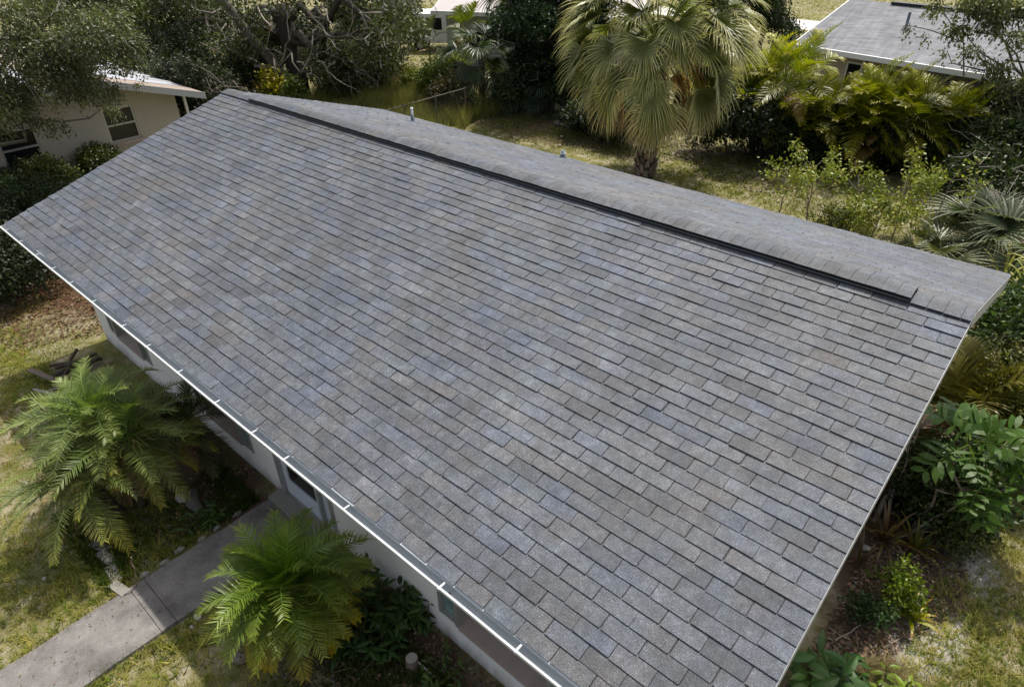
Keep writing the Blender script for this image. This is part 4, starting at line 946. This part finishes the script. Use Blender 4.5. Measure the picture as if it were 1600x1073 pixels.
for i, (x, y, h, n, fl, lab) in enumerate([(1190, 245, 2.6, 72, 1.8, 'tall yellow-green feather palm clump right of the big fan palm'), (1285, 255, 1.5, 60, 1.6, 'feather palm clump with browned lower fronds in the hedge'), (1340, 262, 1.95, 72, 1.7, 'bright feather palm clump in the middle of the hedge'), (1400, 268, 1.8, 66, 1.6, 'green feather palm clump before the far house windows'), (1235, 240, 1.3, 42, 1.4, 'low feather palm clump between two taller clumps'), (1440, 262, 1.5, 48, 1.5, 'feather palm clump merging into the dark shrubs')]):
    q = on_z(x, y); cluster_palm(lab, (q[0], q[1]+.3, 0), h, n, fl, tuple(np.array([.185, .215, .040])*(1.0, .55, .85, .6, .5, .5)[i]), tuple(np.array([.36, .33, .07])*(1.0, .7, .95, .75, .7, .6)[i]), 320+i, spread=.9)
q = on_z(690, 150); cluster_palm('yellow-green feather palm behind the fence shrubs', (q[0]-1.5, q[1]+3.0, 0), 2.2, 12, 1.3, (.12, .15, .03), (.2, .2, .05), 330, spread=.2)
q = on_z(648, 140); cluster_palm('slender young palm with thin trunk before the white van', (q[0]-.5, q[1]+1.5, 0), 2.4, 6, 1.3, (.085, .095, .05), (.15, .15, .08), 331, spread=.02)

# ------------------------------------------------------------------ SAPLINGS
def sapling(label, loc, h, seed, n=420, col=(.21, .23, .065), spread=.8):
    r = np.random.default_rng(seed); e = tag(empty('sapling', loc), label, 'sapling')
    mb = MB(); P = limb(mb, (0, 0, -.05), (r.normal(0, .1), r.normal(0, .1), h*.75), .022, .010, r, 6, .06, (.22, .18, .14)); tips = []
    for q in range(11):
        a_ = P[r.integers(2, 7)]; an = r.uniform(0, 6.28); b2 = a_+np.array([math.cos(an)*spread*r.uniform(.4, 1), math.sin(an)*spread*r.uniform(.4, 1), h*r.uniform(.1, .45)])
        Q = limb(mb, a_, b2, .009, .003, r, 5, .12, (.25, .20, .16)); tips += [Q[3], Q[4], Q[5]]
    mb.build('trunk', M['twig'], e)
    tips = np.array(tips); cen = tips[r.integers(0, len(tips), n)]+r.normal(0, .085, (n, 3)); d = r.normal(size=(n, 3)); d[:, 2] -= .2
    V, C = leaf_soup(cen, d, .085, col, r, .6); quads_mesh('leaves', V, C, M['leaf'], e)
for i, (x, y, h, lab, n) in enumerate([(1265, 345, 2.0, 'thin-leaved sapling with forked pale stem behind the rear eave', 900), (1395, 382, 2.0, 'bushy sapling with small bright leaves in the rear yard', 1500), (1330, 360, 1.5, 'sparse twiggy sapling between two leafier ones', 800), (1220, 335, 1.3, 'short sapling at the edge of the mown rear lawn', 380), (1450, 380, 2.2, 'spindly sapling with long bare twigs near the palmettos', 360), (1365, 368, 1.1, 'dense low sapling beside the bushy one', 1500)]):
    q = on_z(x, y); sapling(lab, (q[0], q[1]-.2, 0), h, 400+i, n, spread=.9 if i != 1 else .8)
q = on_z(1310, 352); bush('low_bush', 'low bright green bush at the foot of the saplings', q[0], q[1]-.3, .7, .5, .5, 2600, .06, (.12, .14, .03), 410)

# ------------------------------------------------------------------ RIGHT-HAND GARDEN
def strap_plant(name, label, loc, n, ln, w_, col, tip, seed, up=1.0, cat='plant', droop=.5, h=0.0):
    r = np.random.default_rng(seed); e = tag(empty(name, loc), label, cat)
    if h: k_ = MB(); limb(k_, (r.normal(0, .15), r.normal(0, .15), -.05), (0, 0, h), .03, .024, r, 6, .06, (.17, .14, .10)); k_.build('stem', M['bark'], e, smooth=True)
    for i in range(n):
        mb = MB(); a_ = i*2.39996+r.normal(0, .2); el = R(80-60*i/n*1.1)*up; d = np.array([math.cos(a_)*math.cos(el), math.sin(a_)*math.cos(el), math.sin(el)]); q = np.array([0, 0, .03+h])+d*.03
        l_ = ln*r.uniform(.7, 1.15); P = [q.copy()]
        for s_ in range(6): q = q+d*l_/6; P.append(q.copy()); d = d+np.array([0, 0, -droop*.28*(s_*.5+.3)]); d /= np.linalg.norm(d)
        for z_ in P: z_[2] = max(z_[2], .012)
        sd_ = np.array([-math.sin(a_), math.cos(a_), 0]); cc = hsv_var(col, r, .18, .08); tc = np.asarray(tip)
        strip(mb, P, [w_*.7, w_, w_, w_*.95, w_*.75, w_*.45, .002], [sd_]*7, [cc*(1-x)+tc*x for x in (0, 0, .05, .1, .25, .5, .8)])
        mb.build('leaf', M['frond'], e)
    return e
def broad_plant(name, label, loc, nstem, h, leaf, col, seed, nl=9, cat='plant', spread=.5, wid=.34, mat='leaf_gloss'):
    """stems carrying broad pointed leaves, each a folded blade; one part per leafy stem"""
    r = np.random.default_rng(seed); e = tag(empty(name, loc), label, cat)
    for s_ in range(nstem):
        a_ = s_*2.39996+r.normal(0, .3); b2 = np.array([math.cos(a_)*spread*r.uniform(.3, 1), math.sin(a_)*spread*r.uniform(.3, 1), h*r.uniform(.55, 1.05)])
        mb = MB(); P = limb(mb, (b2[0]*.25, b2[1]*.25, -.03), b2, .012, .006, r, 6, .1, (.10, .12, .04))
        for i in range(nl):
            p_ = np.array(P[min(6, 2+i*5//nl)])+r.normal(0, .01, 3); az = i*2.4+r.normal(0, .4); el = r.uniform(-.35, .6)
            d = np.array([math.cos(az)*math.cos(el), math.sin(az)*math.cos(el), math.sin(el)]); sd_ = np.array([-math.sin(az), math.cos(az), r.normal(0, .25)]); sd_ /= np.linalg.norm(sd_); up = np.cross(sd_, d)
            l_ = leaf*r.uniform(.7, 1.2); cc = hsv_var(col, r, .2, .06); pts = []; ax = []; q = p_+d*l_*.12; D = d.copy()
            for j in range(6): ax.append(q.copy()); q = q+D*l_/5; D = D+np.array([0, 0, -.16]); D /= np.linalg.norm(D)
            ws = np.array([.15, .75, 1, .85, .5, .03])*l_*wid*.5
            v = []; c = []
            for j in range(6): v += [ax[j]-sd_*ws[j]+up*ws[j]*.30, ax[j], ax[j]+sd_*ws[j]+up*ws[j]*.30]; c += [cc, cc*1.15, cc*.95]
            mb.add(v, [(3*j+m, 3*j+m+1, 3*j+m+4, 3*j+m+3) for j in range(5) for m in range(2)], np.array(c))
        mb.build('leafy_stem', M[mat], e)
    return e
# shrubs close to the right gable
for i, (x, y, z, rx, h, c, n, lab) in enumerate([(1590, 520, 1.0, .9, 2.0, (.032, .052, .016), 9000, 'dark glossy shrub beyond the rear corner of the gable'), (1560, 570, .9, .7, 1.7, (.030, .048, .014), 8000, 'deep green shrub beside the right gable'), (1610, 640, .8, .7, 1.4, (.11, .12, .03), 6000, 'yellow-green shrub behind the broad-leaved plant'), (1500, 640, .6, .6, 1.3, (.035, .045, .016), 6000, 'shaded shrub tight against the gable wall'), (1450, 760, .5, .55, 1.0, (.030, .046, .015), 5000, 'dark understorey shrub under the broad-leaved plant')]):
    q = on_z(x, y, z); bush('side_shrub', lab, max(q[0], 13.75+.2*(i % 2)), q[1], rx, rx, h, n, .10, c, 500+i, cat='shrub', mat='leaf_gloss', col2=tuple(np.array(c)*1.8))
for i, (x, y, z, rx, h, c, n, sz, lab) in enumerate([(1500, 590, 1.0, .45, 1.7, (.085, .085, .032), 5000, .05, 'fine-leaved olive shrub pressed against the gable edge'), (1560, 640, 1.0, .5, 1.6, (.13, .14, .035), 5000, .055, 'small-leaved yellow-green vine tangle beside the gable'), (1420, 740, .6, .4, 1.1, (.055, .068, .026), 4500, .05, 'fine-leaved shrub under the leaning bare stems'), (1590, 560, 1.2, .6, 2.0, (.05, .075, .022), 6000, .07, 'leafy shrub between the strap plants and the gable'), (1480, 830, .3, .4, .6, (.07, .085, .03), 3500, .045, 'low weedy shrub beyond the bromeliads')]):
    q = on_z(x, y, z); bush('side_shrub', lab, max(q[0], 13.45+rx*.3), q[1], rx, rx, h, n, sz, c, 530+i, cat='shrub', col2=tuple(np.array(c)*1.7))
def big_leaf_tree(label, loc, tips, seed):
    r = np.random.default_rng(seed); e = tag(empty('broadleaf_plant', loc), label, 'plant')
    var = [frond_pinnate('leaf_spray', R(el), .72, 1.0, 5, .30, (.055, .100, .026), (.08, .125, .035), r, width=.040, vee=.3, droop=.5, petiole=.25, stiff=.95) for el in (45, 25, 5, -15)]
    for t_ in tips:
        mb = MB(); t_ = np.array(t_)-np.array(loc); limb(mb, (r.normal(0, .1), r.normal(0, .1), -.05), t_, .028, .014, r, 9, .25, (.19, .155, .12)); mb.build('stem', M['twig'], e, smooth=True)
        place_fronds(e, [(var[j % 4], j*2.39996+r.normal(0, .3), r.uniform(.75, 1.1), r.normal(0, .06), r.normal(0, .25), .02) for j in range(9)], M['leaf_gloss'], tuple(t_), 'leaf_spray')
big_leaf_tree('broad-leaved plant with long arching bare stems beside the gable', (13.62, 1.35, 0), [on_z(1515, 695, 1.6), on_z(1575, 690, 1.5), on_z(1550, 745, 1.3), on_z(1600, 760, 1.2)], 520)
q = on_z(1530, 600, 1.4); cluster_palm('bronze feathery palm brushing the right gable edge', (max(q[0], 13.75), q[1], 0), 1.25, 18, .95, (.10, .095, .03), (.17, .15, .05), 521, spread=.35)
q = on_z(1590, 640, 1.0); cluster_palm('yellow feathery fern palm behind the broad-leaved plant', (q[0]+.1, q[1], 0), .9, 18, .8, (.15, .15, .035), (.24, .21, .05), 522, spread=.4)
# bare stems leaning out from under the rake
e = tag(empty('bare_stems', (13.12, 1.2, 0)), 'pair of bare grey stems leaning against the right roof edge', 'branches')
rr = np.random.default_rng(6)
for a_, b2, r_ in (((0, 0, -.05), on_z(1490, 540, 1.9)-np.array([13.12, 1.2, 0]), .035), ((.1, .1, -.05), on_z(1450, 640, 1.6)-np.array([13.12, 1.2, 0]), .022), ((.2, -.2, -.05), on_z(1580, 760, 1.2)-np.array([13.12, 1.2, 0]), .02)):
    mb = MB(); b2 = np.array(b2); b2[0] = max(b2[0], -.06); limb(mb, a_, b2, r_, r_*.5, rr, 9, .12, (.24, .20, .165)); mb.build('stem', M['twig'], e, smooth=True)
for i, (x, y, n, ln, w_, c, t_, lab) in enumerate([(1385, 835, 20, .62, .022, (.12, .085, .045), (.20, .15, .09), 'brownish spiky bromeliad under the bare stems'), (1432, 850, 16, .5, .022, (.12, .115, .035), (.2, .16, .06), 'yellow-green spiky bromeliad in the mulch bed'), (1345, 870, 14, .42, .016, (.07, .055, .03), (.15, .10, .06), 'small dry bromeliad next to the roof edge'), (1425, 955, 14, .36, .024, (.20, .21, .03), (.28, .12, .06), 'bright yellow bromeliad at the edge of the sandy patch'), (1565, 440, 26, .95, .030, (.17, .17, .055), (.30, .27, .12), 'clump of pale yellow strap leaves behind the rear roof corner'), (1600, 480, 22, .9, .03, (.15, .16, .045), (.27, .25, .10), 'second clump of pale yellow straps lower along the gable'), (1610, 300, 10, .7, .03, (.10, .11, .05), (.2, .2, .1), 'strappy clump under the rear hedge')]):
    q = on_z(x, y, .15); strap_plant('bromeliad' if i < 4 else 'strap_lily', lab, (q[0], q[1], 0), n, ln, w_, c, t_, 540+i)
for i, (x, y, h, lab) in enumerate([(1572, 452, 1.5, 'yellow strap-leaved plant on a thin stem by the rear gable corner'), (1600, 490, 1.3, 'second yellow strap-leaved plant lower beside the gable'), (1605, 420, 1.2, 'pale strap-leaved plant standing behind the rear gable corner'), (1540, 545, 1.0, 'green strap-leaved plant close under the gable edge')]):
    q = on_z(x, y, h); strap_plant('dracaena', lab, (max(q[0], 13.5), q[1], 0), 24, .62, .026, (.26, .27, .06) if i < 3 else (.08, .13, .03), (.42, .38, .14) if i < 3 else (.14, .18, .05), 550+i, h=h, droop=.8)
q = on_z(1400, 930, .2); bush('garden_bush', 'small bright green bush in the mulch bed right of the house', q[0], q[1], .26, .26, .48, 1500, .05, (.11, .15, .025), 560)
q = on_z(1350, 965, .1); bush('garden_bush', 'tiny dark green bush in the mulch bed close to the roof edge', q[0], q[1], .24, .2, .28, 900, .05, (.03, .055, .016), 561)
for i, (x, y, n, h, lf_, lab) in enumerate([(1255, 1035, 9, .55, .30, 'large-leaved plant emerging from under the right roof edge'), (1330, 1060, 7, .35, .20, 'low leafy plant in front of the fallen twigs'), (1395, 1075, 6, .3, .16, 'light green leafy plant at the edge of the dry grass')]):
    q = on_z(x, y, h*.7); broad_plant('leafy_plant', lab, (max(q[0], 13.42), q[1], 0), n, h, lf_, (.045, .085, .025) if i < 2 else (.11, .15, .03), 570+i, spread=.28)
# front wall planting
for i, (x, y, n, h, sp, lab) in enumerate([(575, 925, 9, .50, .30, 'climbing broad-leaved plant behind the glossy date palm'), (620, 960, 10, .48, .30, 'dense broad-leaved plant against the white wall'), (655, 965, 6, .42, .16, 'upright leafy plant touching the white wall'), (600, 1000, 8, .26, .30, 'low broad-leaved ground plant before the wall planting'), (540, 1000, 8, .32, .3, 'shaded leafy plant at the foot of the glossy palm'), (690, 1050, 8, .20, .34, 'small weeds near the sawn stump'), (320, 810, 7, .22, .3, 'low green weeds between the path and the wall')]):
    q = on_z(x, y, h*.4); broad_plant('leafy_plant', lab, (q[0], min(q[1], -3.80-sp*.8), 0), n, h, .17 if i != 5 else .10, [(.045, .075, .022), (.040, .070, .020), (.05, .085, .025), (.04, .07, .022), (.03, .055, .018), (.06, .085, .028), (.05, .08, .024)][i], 580+i, spread=sp, nl=10)

# ------------------------------------------------------------------ GARDEN BITS
rr = np.random.default_rng(77)
def lump(mb, c, s, r, col=None):
    """uneven rock"""
    U, V_ = 7, 5; v = []; f = []
    for j in range(V_):
        ph = math.pi*(j+.5)/V_-math.pi/2
        for i in range(U):
            th = 2*math.pi*i/U; k_ = r.uniform(.75, 1.15); v.append((c[0]+s[0]*k_*math.cos(ph)*math.cos(th), c[1]+s[1]*k_*math.cos(ph)*math.sin(th), c[2]+s[2]*k_*math.sin(ph)))
    for j in range(V_-1):
        for i in range(U): f.append((j*U+i, j*U+(i+1) % U, (j+1)*U+(i+1) % U, (j+1)*U+i))
    f += [tuple(range(U-1, -1, -1)), tuple((V_-1)*U+i for i in range(U))]; mb.add(v, f, col)
# edging blocks left of the path, in a short row running away from it
for i, (x, y, lab) in enumerate([(186, 918, 'pale concrete edging block touching the path'), (176, 893, 'middle concrete edging block in the short row'), (165, 870, 'mossy concrete edging block nearest the palm'), (155, 852, 'half-buried edging block under the palm fronds')]):
    q = on_z(x, y, .05); mb = MB(); a_, b2, hz = .155, .065, .05
    v = [(sx*(a_-rr.uniform(0, .012)), sy*(b2-rr.uniform(0, .008)), sz) for sz in (-.05, hz+rr.normal(0, .006)) for sx, sy in ((-1, -1), (1, -1), (1, 1), (-1, 1))]
    mb.add(v, [(0, 3, 2, 1), (4, 5, 6, 7), (0, 1, 5, 4), (1, 2, 6, 5), (2, 3, 7, 6), (3, 0, 4, 7)]); o = mb.build('edging_block', M['concrete'], loc=(q[0], q[1], 0)); o.rotation_euler = (rr.normal(0, .05), rr.normal(0, .05), R(6)+rr.normal(0, .12)); tag(o, lab, 'block')
for i, y in enumerate(np.arange(-5.75, -4.3, .245)):
    mb = MB(); lump(mb, (0, 0, .012), (.045*rr.uniform(.7, 1.2), .10*rr.uniform(.6, 1.1), .04), rr); o = mb.build('edging_stone', M['concrete'], loc=(PX0-.09+rr.normal(0, .02), y+rr.normal(0, .03), 0)); tag(o, 'small edging stone along the left side of the path', 'stone', 'edging stones along the path')
# debris pile by the left corner
e = tag(empty('debris_pile', (1.25, -4.75, 0)), 'pile of broken boards and logs by the far house corner', 'debris')
for q in range(15):
    mb = MB(); a_ = rr.uniform(0, 3.14); c = np.array([rr.normal(0, .20), rr.normal(0, .20), .03+.022*q*rr.uniform(.5, 1)]); d = np.array([math.cos(a_), math.sin(a_), rr.normal(0, .15)])*rr.uniform(.18, .45)
    if q % 3: limb(mb, c-d, c+d, .035*rr.uniform(.6, 1.3), .03, rr, 3, .1, (.08, .062, .048)); mb.build('log', M['bark'], e)
    else:
        n_ = np.array([-d[1], d[0], 0])/np.linalg.norm(d)*.05; up = np.array([0, 0, .018]); mb.add([c-d-n_, c+d-n_, c+d+n_, c-d+n_, c-d-n_+up, c+d-n_+up, c+d+n_+up, c-d+n_+up], [(0, 3, 2, 1), (4, 5, 6, 7), (0, 1, 5, 4), (1, 2, 6, 5), (2, 3, 7, 6), (3, 0, 4, 7)]); mb.build('board', M['wood'], e)
mb = MB(); mb.tube([(1.75, -5.05, .05), (1.15, -5.35, .10)], .022, 6); tag(mb.build('pale_pole', M['rock']), 'pale straight pole lying beside the debris pile', 'pole')
mb = MB(); mb.box(1.75, 1.80, -4.85, -4.42, .02, .09); o = mb.build('board', M['rock']); tag(o, 'pale board leaning at the side of the debris pile', 'board')
# stump and pipe in front of the wall
q = on_z(645, 1040); mb = MB(); mb.tube([(0, 0, -.05), (0, 0, .08), (.005, 0, .16)], [.085, .075, .07], 12); st = mb.build('stump', M['wood'], loc=(q[0], q[1], 0)); tag(st, 'small sawn stump in front of the white wall', 'stump')
mb = MB(); mb.tube([(0, 0, .161), (.0, 0, .164)], .066, 12); mb.build('cut_face', M['rock'], st)
mb = MB(); a_ = on_z(655, 1035, .1); b2 = on_z(680, 1058, .03); c = on_z(635, 1025, .14); mb.tube([c, on_z(640, 1020, .16), a_, b2], .009, 6); tag(mb.build('bent_pipe', M['rock']), 'thin bent pale pipe beside the sawn stump', 'pipe')
# rocks and chips
rk = [(70, 905, .032, 'pale stone lying in the front lawn'), (310, 965, .05, 'broken concrete chunk beside the glossy palm'), (300, 980, .028, 'small white stone beside the concrete chunk'), (375, 1030, .09, 'dark stone at the foot of the glossy palm'), (1352, 858, .06, 'white rock in the mulch by the right roof edge'), (1335, 875, .03, 'small reddish stone in the right mulch bed'), (330, 790, .07, 'grey rock between the wall and the path'), (285, 780, .10, 'angular block in the shade behind the palms'), (878, 215, .07, 'pale stone on the bare patch of rear lawn'), (874, 228, .05, 'small white stone near the rear eave')]
for x, y, s_, lab in rk:
    q = on_z(x, y); mb = MB(); lump(mb, (0, 0, s_*.4), (s_*1.2, s_*.9, s_*.7), rr); tag(mb.build('stone', M['red'] if 'reddish' in lab else M['rock'] if 'dark' not in lab else M['wood'], loc=(q[0], q[1], 0)), lab, 'stone')
mb = MB(); q0 = on_z(868, 192, .08); q1 = on_z(905, 202, .08); mb.tube([q0, (q0+q1)/2+np.array([0, 0, .02]), q1], [.09, .1, .09], 8, c=(.17, .14, .115)); tag(mb.build('fallen_log', M['bark']), 'fallen log lying at the edge of the rear lawn', 'log')
def stick(p0, p1, r_, lab, col=(.22, .18, .14), z=(.02, .05)):
    a_ = on_z(*p0, z[0]); b2 = on_z(*p1, z[1]); mb = MB(); limb(mb, a_, b2, r_, r_*.5, rr, 6, .12, col); tag(mb.build('stick', M['twig']), lab, 'stick')
stick((1305, 1000), (1350, 973), .012, 'straight dead stick on the mulch near the tiny dark bush', z=(.03, .10))
stick((1372, 1020), (1445, 968), .006, 'long pale twig reaching toward the yellow bromeliad', (.3, .27, .22))
stick((1300, 1050), (1290, 1010), .014, 'dry curled palm stalk below the straight stick', (.2, .14, .09))
stick((1340, 1010), (1337, 985), .012, 'short brown root sticking out of the mulch', (.2, .14, .09), z=(.0, .12))
stick((520, 1050), (610, 1030), .008, 'long dry frond stalk lying before the glossy palm', (.22, .2, .08))
stick((560, 1060), (590, 1025), .007, 'thin twig crossing the dry frond stalk', (.26, .22, .17))
stick((290, 800), (318, 825), .012, 'curved grey stick in the shade by the rock', (.2, .18, .15))
stick((205, 870), (215, 920), .010, 'dead palm stalk hanging beside the edging blocks', (.16, .12, .08), z=(.5, .02))
stick((100, 850), (105, 810), .012, 'dried brown frond stalk at the outer edge of the palm', (.13, .09, .05), z=(.02, .5))
# fallen palm boot, red tag plant
q = on_z(300, 765, .1); mb = MB(); mb.tube([(0, 0, .05), (.25, -.12, .1), (.5, -.1, .05)], [.07, .09, .05], 8, c=(.13, .12, .11)); tag(mb.build('fallen_log', M['bark'], loc=(q[0], q[1], 0)), 'grey fallen log in the shade between the two date palms', 'log')

# ------------------------------------------------------------------ GRASS, WEEDS, LITTER (uncountable)
def field_noise(x, y, s, seed):
    r = np.random.default_rng(seed); out = np.zeros_like(x)
    for k_ in range(7):
        a_ = r.uniform(0, 6.28); f_ = s*(1.6**(k_*.5)); out += np.sin((x*math.cos(a_)+y*math.sin(a_))*f_+r.uniform(0, 6.28))/(1+k_*.35)
    return out/3.0
def blades(name, label, n, xr, yr, h, w_, col, col2, seed, mask, lean=.5, thr=-.1, mat='blade'):
    r = np.random.default_rng(seed); x = r.uniform(*xr, n); y = r.uniform(*yr, n); m_ = mask(x, y)
    f_ = field_noise(x, y, 1.7, seed); m_ &= f_+r.normal(0, .25, n) > thr; x, y, f_ = x[m_], y[m_], f_[m_]; N = len(x)
    a_ = r.uniform(0, 6.28, N); hh = h*r.uniform(.4, 1.3, N)*(1+.35*np.clip(f_, -1, 1)); l_ = lean*r.uniform(.2, 1.5, N)*hh; b2 = r.uniform(0, 6.28, N)
    B = np.stack([x, y, np.full(N, -.004)], 1); S_ = np.stack([np.cos(a_), np.sin(a_), np.zeros(N)], 1)*w_*r.uniform(.6, 1.4, (N, 1))
    Tp = B+np.stack([np.cos(b2)*l_, np.sin(b2)*l_, hh], 1)
    V = np.stack([B-S_, B+S_, Tp], 1); t_ = np.clip(.5+.5*field_noise(x, y, 2.6, seed+1)+r.normal(0, .25, N), 0, 1)[:, None]
    C = (np.asarray(col)*(1-t_)+np.asarray(col2)*t_)*np.clip(r.normal(1, .2, (N, 1)), .4, 1.7)
    return tag(quads_mesh(name, V, C, M[mat]), label, 'grass', kind='stuff')
notpath = lambda x, y: ~((x > PX0-.03) & (x < PX1+.03) & (y < -3.8))
inhouse = lambda x, y: (x > .2) & (x < 13.1) & (y > -3.85) & (y < 3.2)
G1, G2 = (.125, .190, .040), (.38, .35, .11)
blades('grass', 'short patchy grass of the front lawn', 260000, (-6, 10.5), (-9, -4.0), .034, .0045, G1, G2, 601, lambda x, y: notpath(x, y) & ~((y > -4.75) & (x > .3)) & (y > -9+0*x), thr=.0)
blades('edge_grass', 'grass creeping over both edges of the path', 9000, (PX0-.12, PX1+.12), (-9, -4.6), .075, .006, (.08, .115, .028), (.24, .22, .085), 655, lambda x, y: ((x < PX0+.035) | (x > PX1-.04)), lean=1.1, thr=-.1)
def tufts(name, label, n, xr, yr, h, col, col2, seed, mask, per=9):
    r = np.random.default_rng(seed); x = r.uniform(*xr, n); y = r.uniform(*yr, n); m_ = mask(x, y) & (field_noise(x, y, 1.1, seed) > -.15+r.normal(0, .2, n)); x, y = x[m_], y[m_]; N = len(x)
    X = np.repeat(x, per)+r.normal(0, .02, N*per); Y = np.repeat(y, per)+r.normal(0, .02, N*per); K = N*per
    az = r.uniform(0, 6.28, K); hh = h*r.uniform(.5, 1.3, K)*np.repeat(r.uniform(.5, 1.4, N), per); sp = hh*r.uniform(.4, 1.5, K)
    B = np.stack([X, Y, np.full(K, -.003)], 1); T1 = np.stack([X+np.cos(az)*sp, Y+np.sin(az)*sp, hh], 1); S_ = np.stack([-np.sin(az), np.cos(az), np.zeros(K)], 1)*.0055
    V = np.stack([B-S_, B+S_, T1], 1); t_ = np.repeat(r.random(N), per)[:, None]; C = (np.asarray(col)*(1-t_)+np.asarray(col2)*t_)*np.clip(r.normal(1, .22, (K, 1)), .4, 1.7)
    return tag(quads_mesh(name, V, C, M['blade']), label, 'grass', kind='stuff')
tufts('grass_tufts', 'coarse grass tufts scattered over the front lawn', 11000, (-5, 9), (-8.6, -4.9), .065, (.11, .16, .035), (.38, .33, .13), 651, lambda x, y: notpath(x, y))
tufts('grass_tufts', 'coarse grass tufts on the right lawn', 6000, (13.9, 17), (-2.4, 3), .065, (.11, .17, .038), (.42, .36, .16), 652, lambda x, y: x > 14.0)
tufts('grass_tufts', 'coarse grass tufts on the rear lawn', 9000, (-6, 14), (4.5, 14), .08, (.07, .10, .022), (.24, .23, .08), 653, lambda x, y: y < 14)
blades('grass', 'shaded grass left of the house', 40000, (-6, .2), (-4.0, 2), .05, .006, (.05, .055, .016), (.14, .115, .045), 602, lambda x, y: x < .2, thr=.2)  # tree shade is put into these darker blade colours
blades('grass', 'dry grass on the right side of the house', 90000, (13.6, 17), (-2.5, 3.2), .04, .0045, (.17, .20, .05), (.43, .38, .16), 603, lambda x, y: (x > 13.95+.25*np.sin(y*3)) & (((x-14.12)/.45)**2+((y+.05)/.8)**2 > 1), thr=-.05)
blades('grass', 'mown rear lawn', 150000, (-9, 14), (4.2, 15), .05, .009, (.10, .155, .030), (.26, .27, .07), 604, lambda x, y: y < 14.5, thr=-.1)
blades('grass', 'far lawn beyond the fence', 50000, (-30, 6), (17, 60), .09, .03, (.14, .165, .04), (.26, .26, .08), 605, lambda x, y: ~((y > q0r[1]-2.4) & (y < q0r[1]+1.6) & (x > q0r[0]-14.2) & (x < q0r[0]+5.2)), thr=-.6)
blades('tall_weeds', 'tall pale weeds behind the left part of the roof', 60000, (-13, -3.6), (6.5, 13.0), .62, .010, (.12, .13, .055), (.28, .26, .12), 606, lambda x, y: (x < -4.4+.3*np.sin(y*2)), lean=.55, thr=-.25)
blades('weeds', 'low green weeds along the path and wall', 16000, (4.5, 6.4), (-6.2, -4.1), .085, .011, (.030, .055, .014), (.065, .095, .024), 607, lambda x, y: notpath(x, y), lean=.9, thr=.0)
blades('weeds', 'green ground weeds around the glossy date palm', 26000, (7.5, 11.4), (-6.2, -4.15), .075, .010, (.035, .06, .016), (.07, .095, .028), 608, lambda x, y: notpath(x, y) & (y < -4.15), lean=.9, thr=.05)
blades('dry_grass', 'dry straw tuft at the edge of the right lawn', 5000, (13.7, 14.3), (-1.5, -.8), .12, .006, (.22, .19, .11), (.33, .28, .17), 609, lambda x, y: (x-14.0)**2+(y+1.15)**2 < .12, lean=1.2, thr=-2)
def litter(name, label, n, xr, yr, size, col, seed, mask, z0=0.0):
    r = np.random.default_rng(seed); x = r.uniform(*xr, n); y = r.uniform(*yr, n); m_ = mask(x, y); x, y = x[m_], y[m_]; N = len(x)
    cen = np.stack([x, y, z0+r.uniform(.004, .03, N)], 1); d = r.normal(size=(N, 3)); d[:, 2] *= .25
    V, C = leaf_soup(cen, d, size, col, r, .5, .4, .15); return tag(quads_mesh(name, V, C, M['twig']), label, 'leaf litter', kind='stuff')
litter('leaf_litter', 'brown fallen leaves left of the house', 16000, (-7, .2), (-5.2, 1.5), .07, (.13, .078, .042), 621, lambda x, y: field_noise(x, y, 1.3, 3) > -.5)
litter('leaf_litter', 'dry leaves scattered over the front lawn', 5000, (-4, 9), (-8.5, -4.5), .05, (.20, .13, .07), 625, lambda x, y: notpath(x, y) & (field_noise(x, y, 1.4, 13) > .1))
litter('leaf_litter', 'brown mulch and leaves in the right bed', 14000, (13.2, 14.4), (-2, 4), .055, (.17, .115, .080), 622, lambda x, y: x < 14.15+.2*np.sin(y*2.3))
litter('leaf_litter', 'fallen leaves under the date palms and front wall', 12000, (3, 12), (-5.4, -3.85), .055, (.15, .11, .075), 623, lambda x, y: notpath(x, y) & (field_noise(x, y, 2.0, 5) > -.3))
litter('leaf_litter', 'fallen leaves at the shaded rear lawn edge', 9000, (-6, 9), (11.5, 16), .09, (.12, .085, .055), 624, lambda x, y: field_noise(x, y, 1.0, 9) > -.2)
litter('leaf_litter', 'dead leaves and crumbs lying on the garden path', 190, (PX0+.03, PX1-.03), (-8.5, -3.95), .03, (.16, .11, .06), 626, lambda x, y: (field_noise(x, y, 2.2, 15) > .0) | (x < PX0+.12), z0=.046)
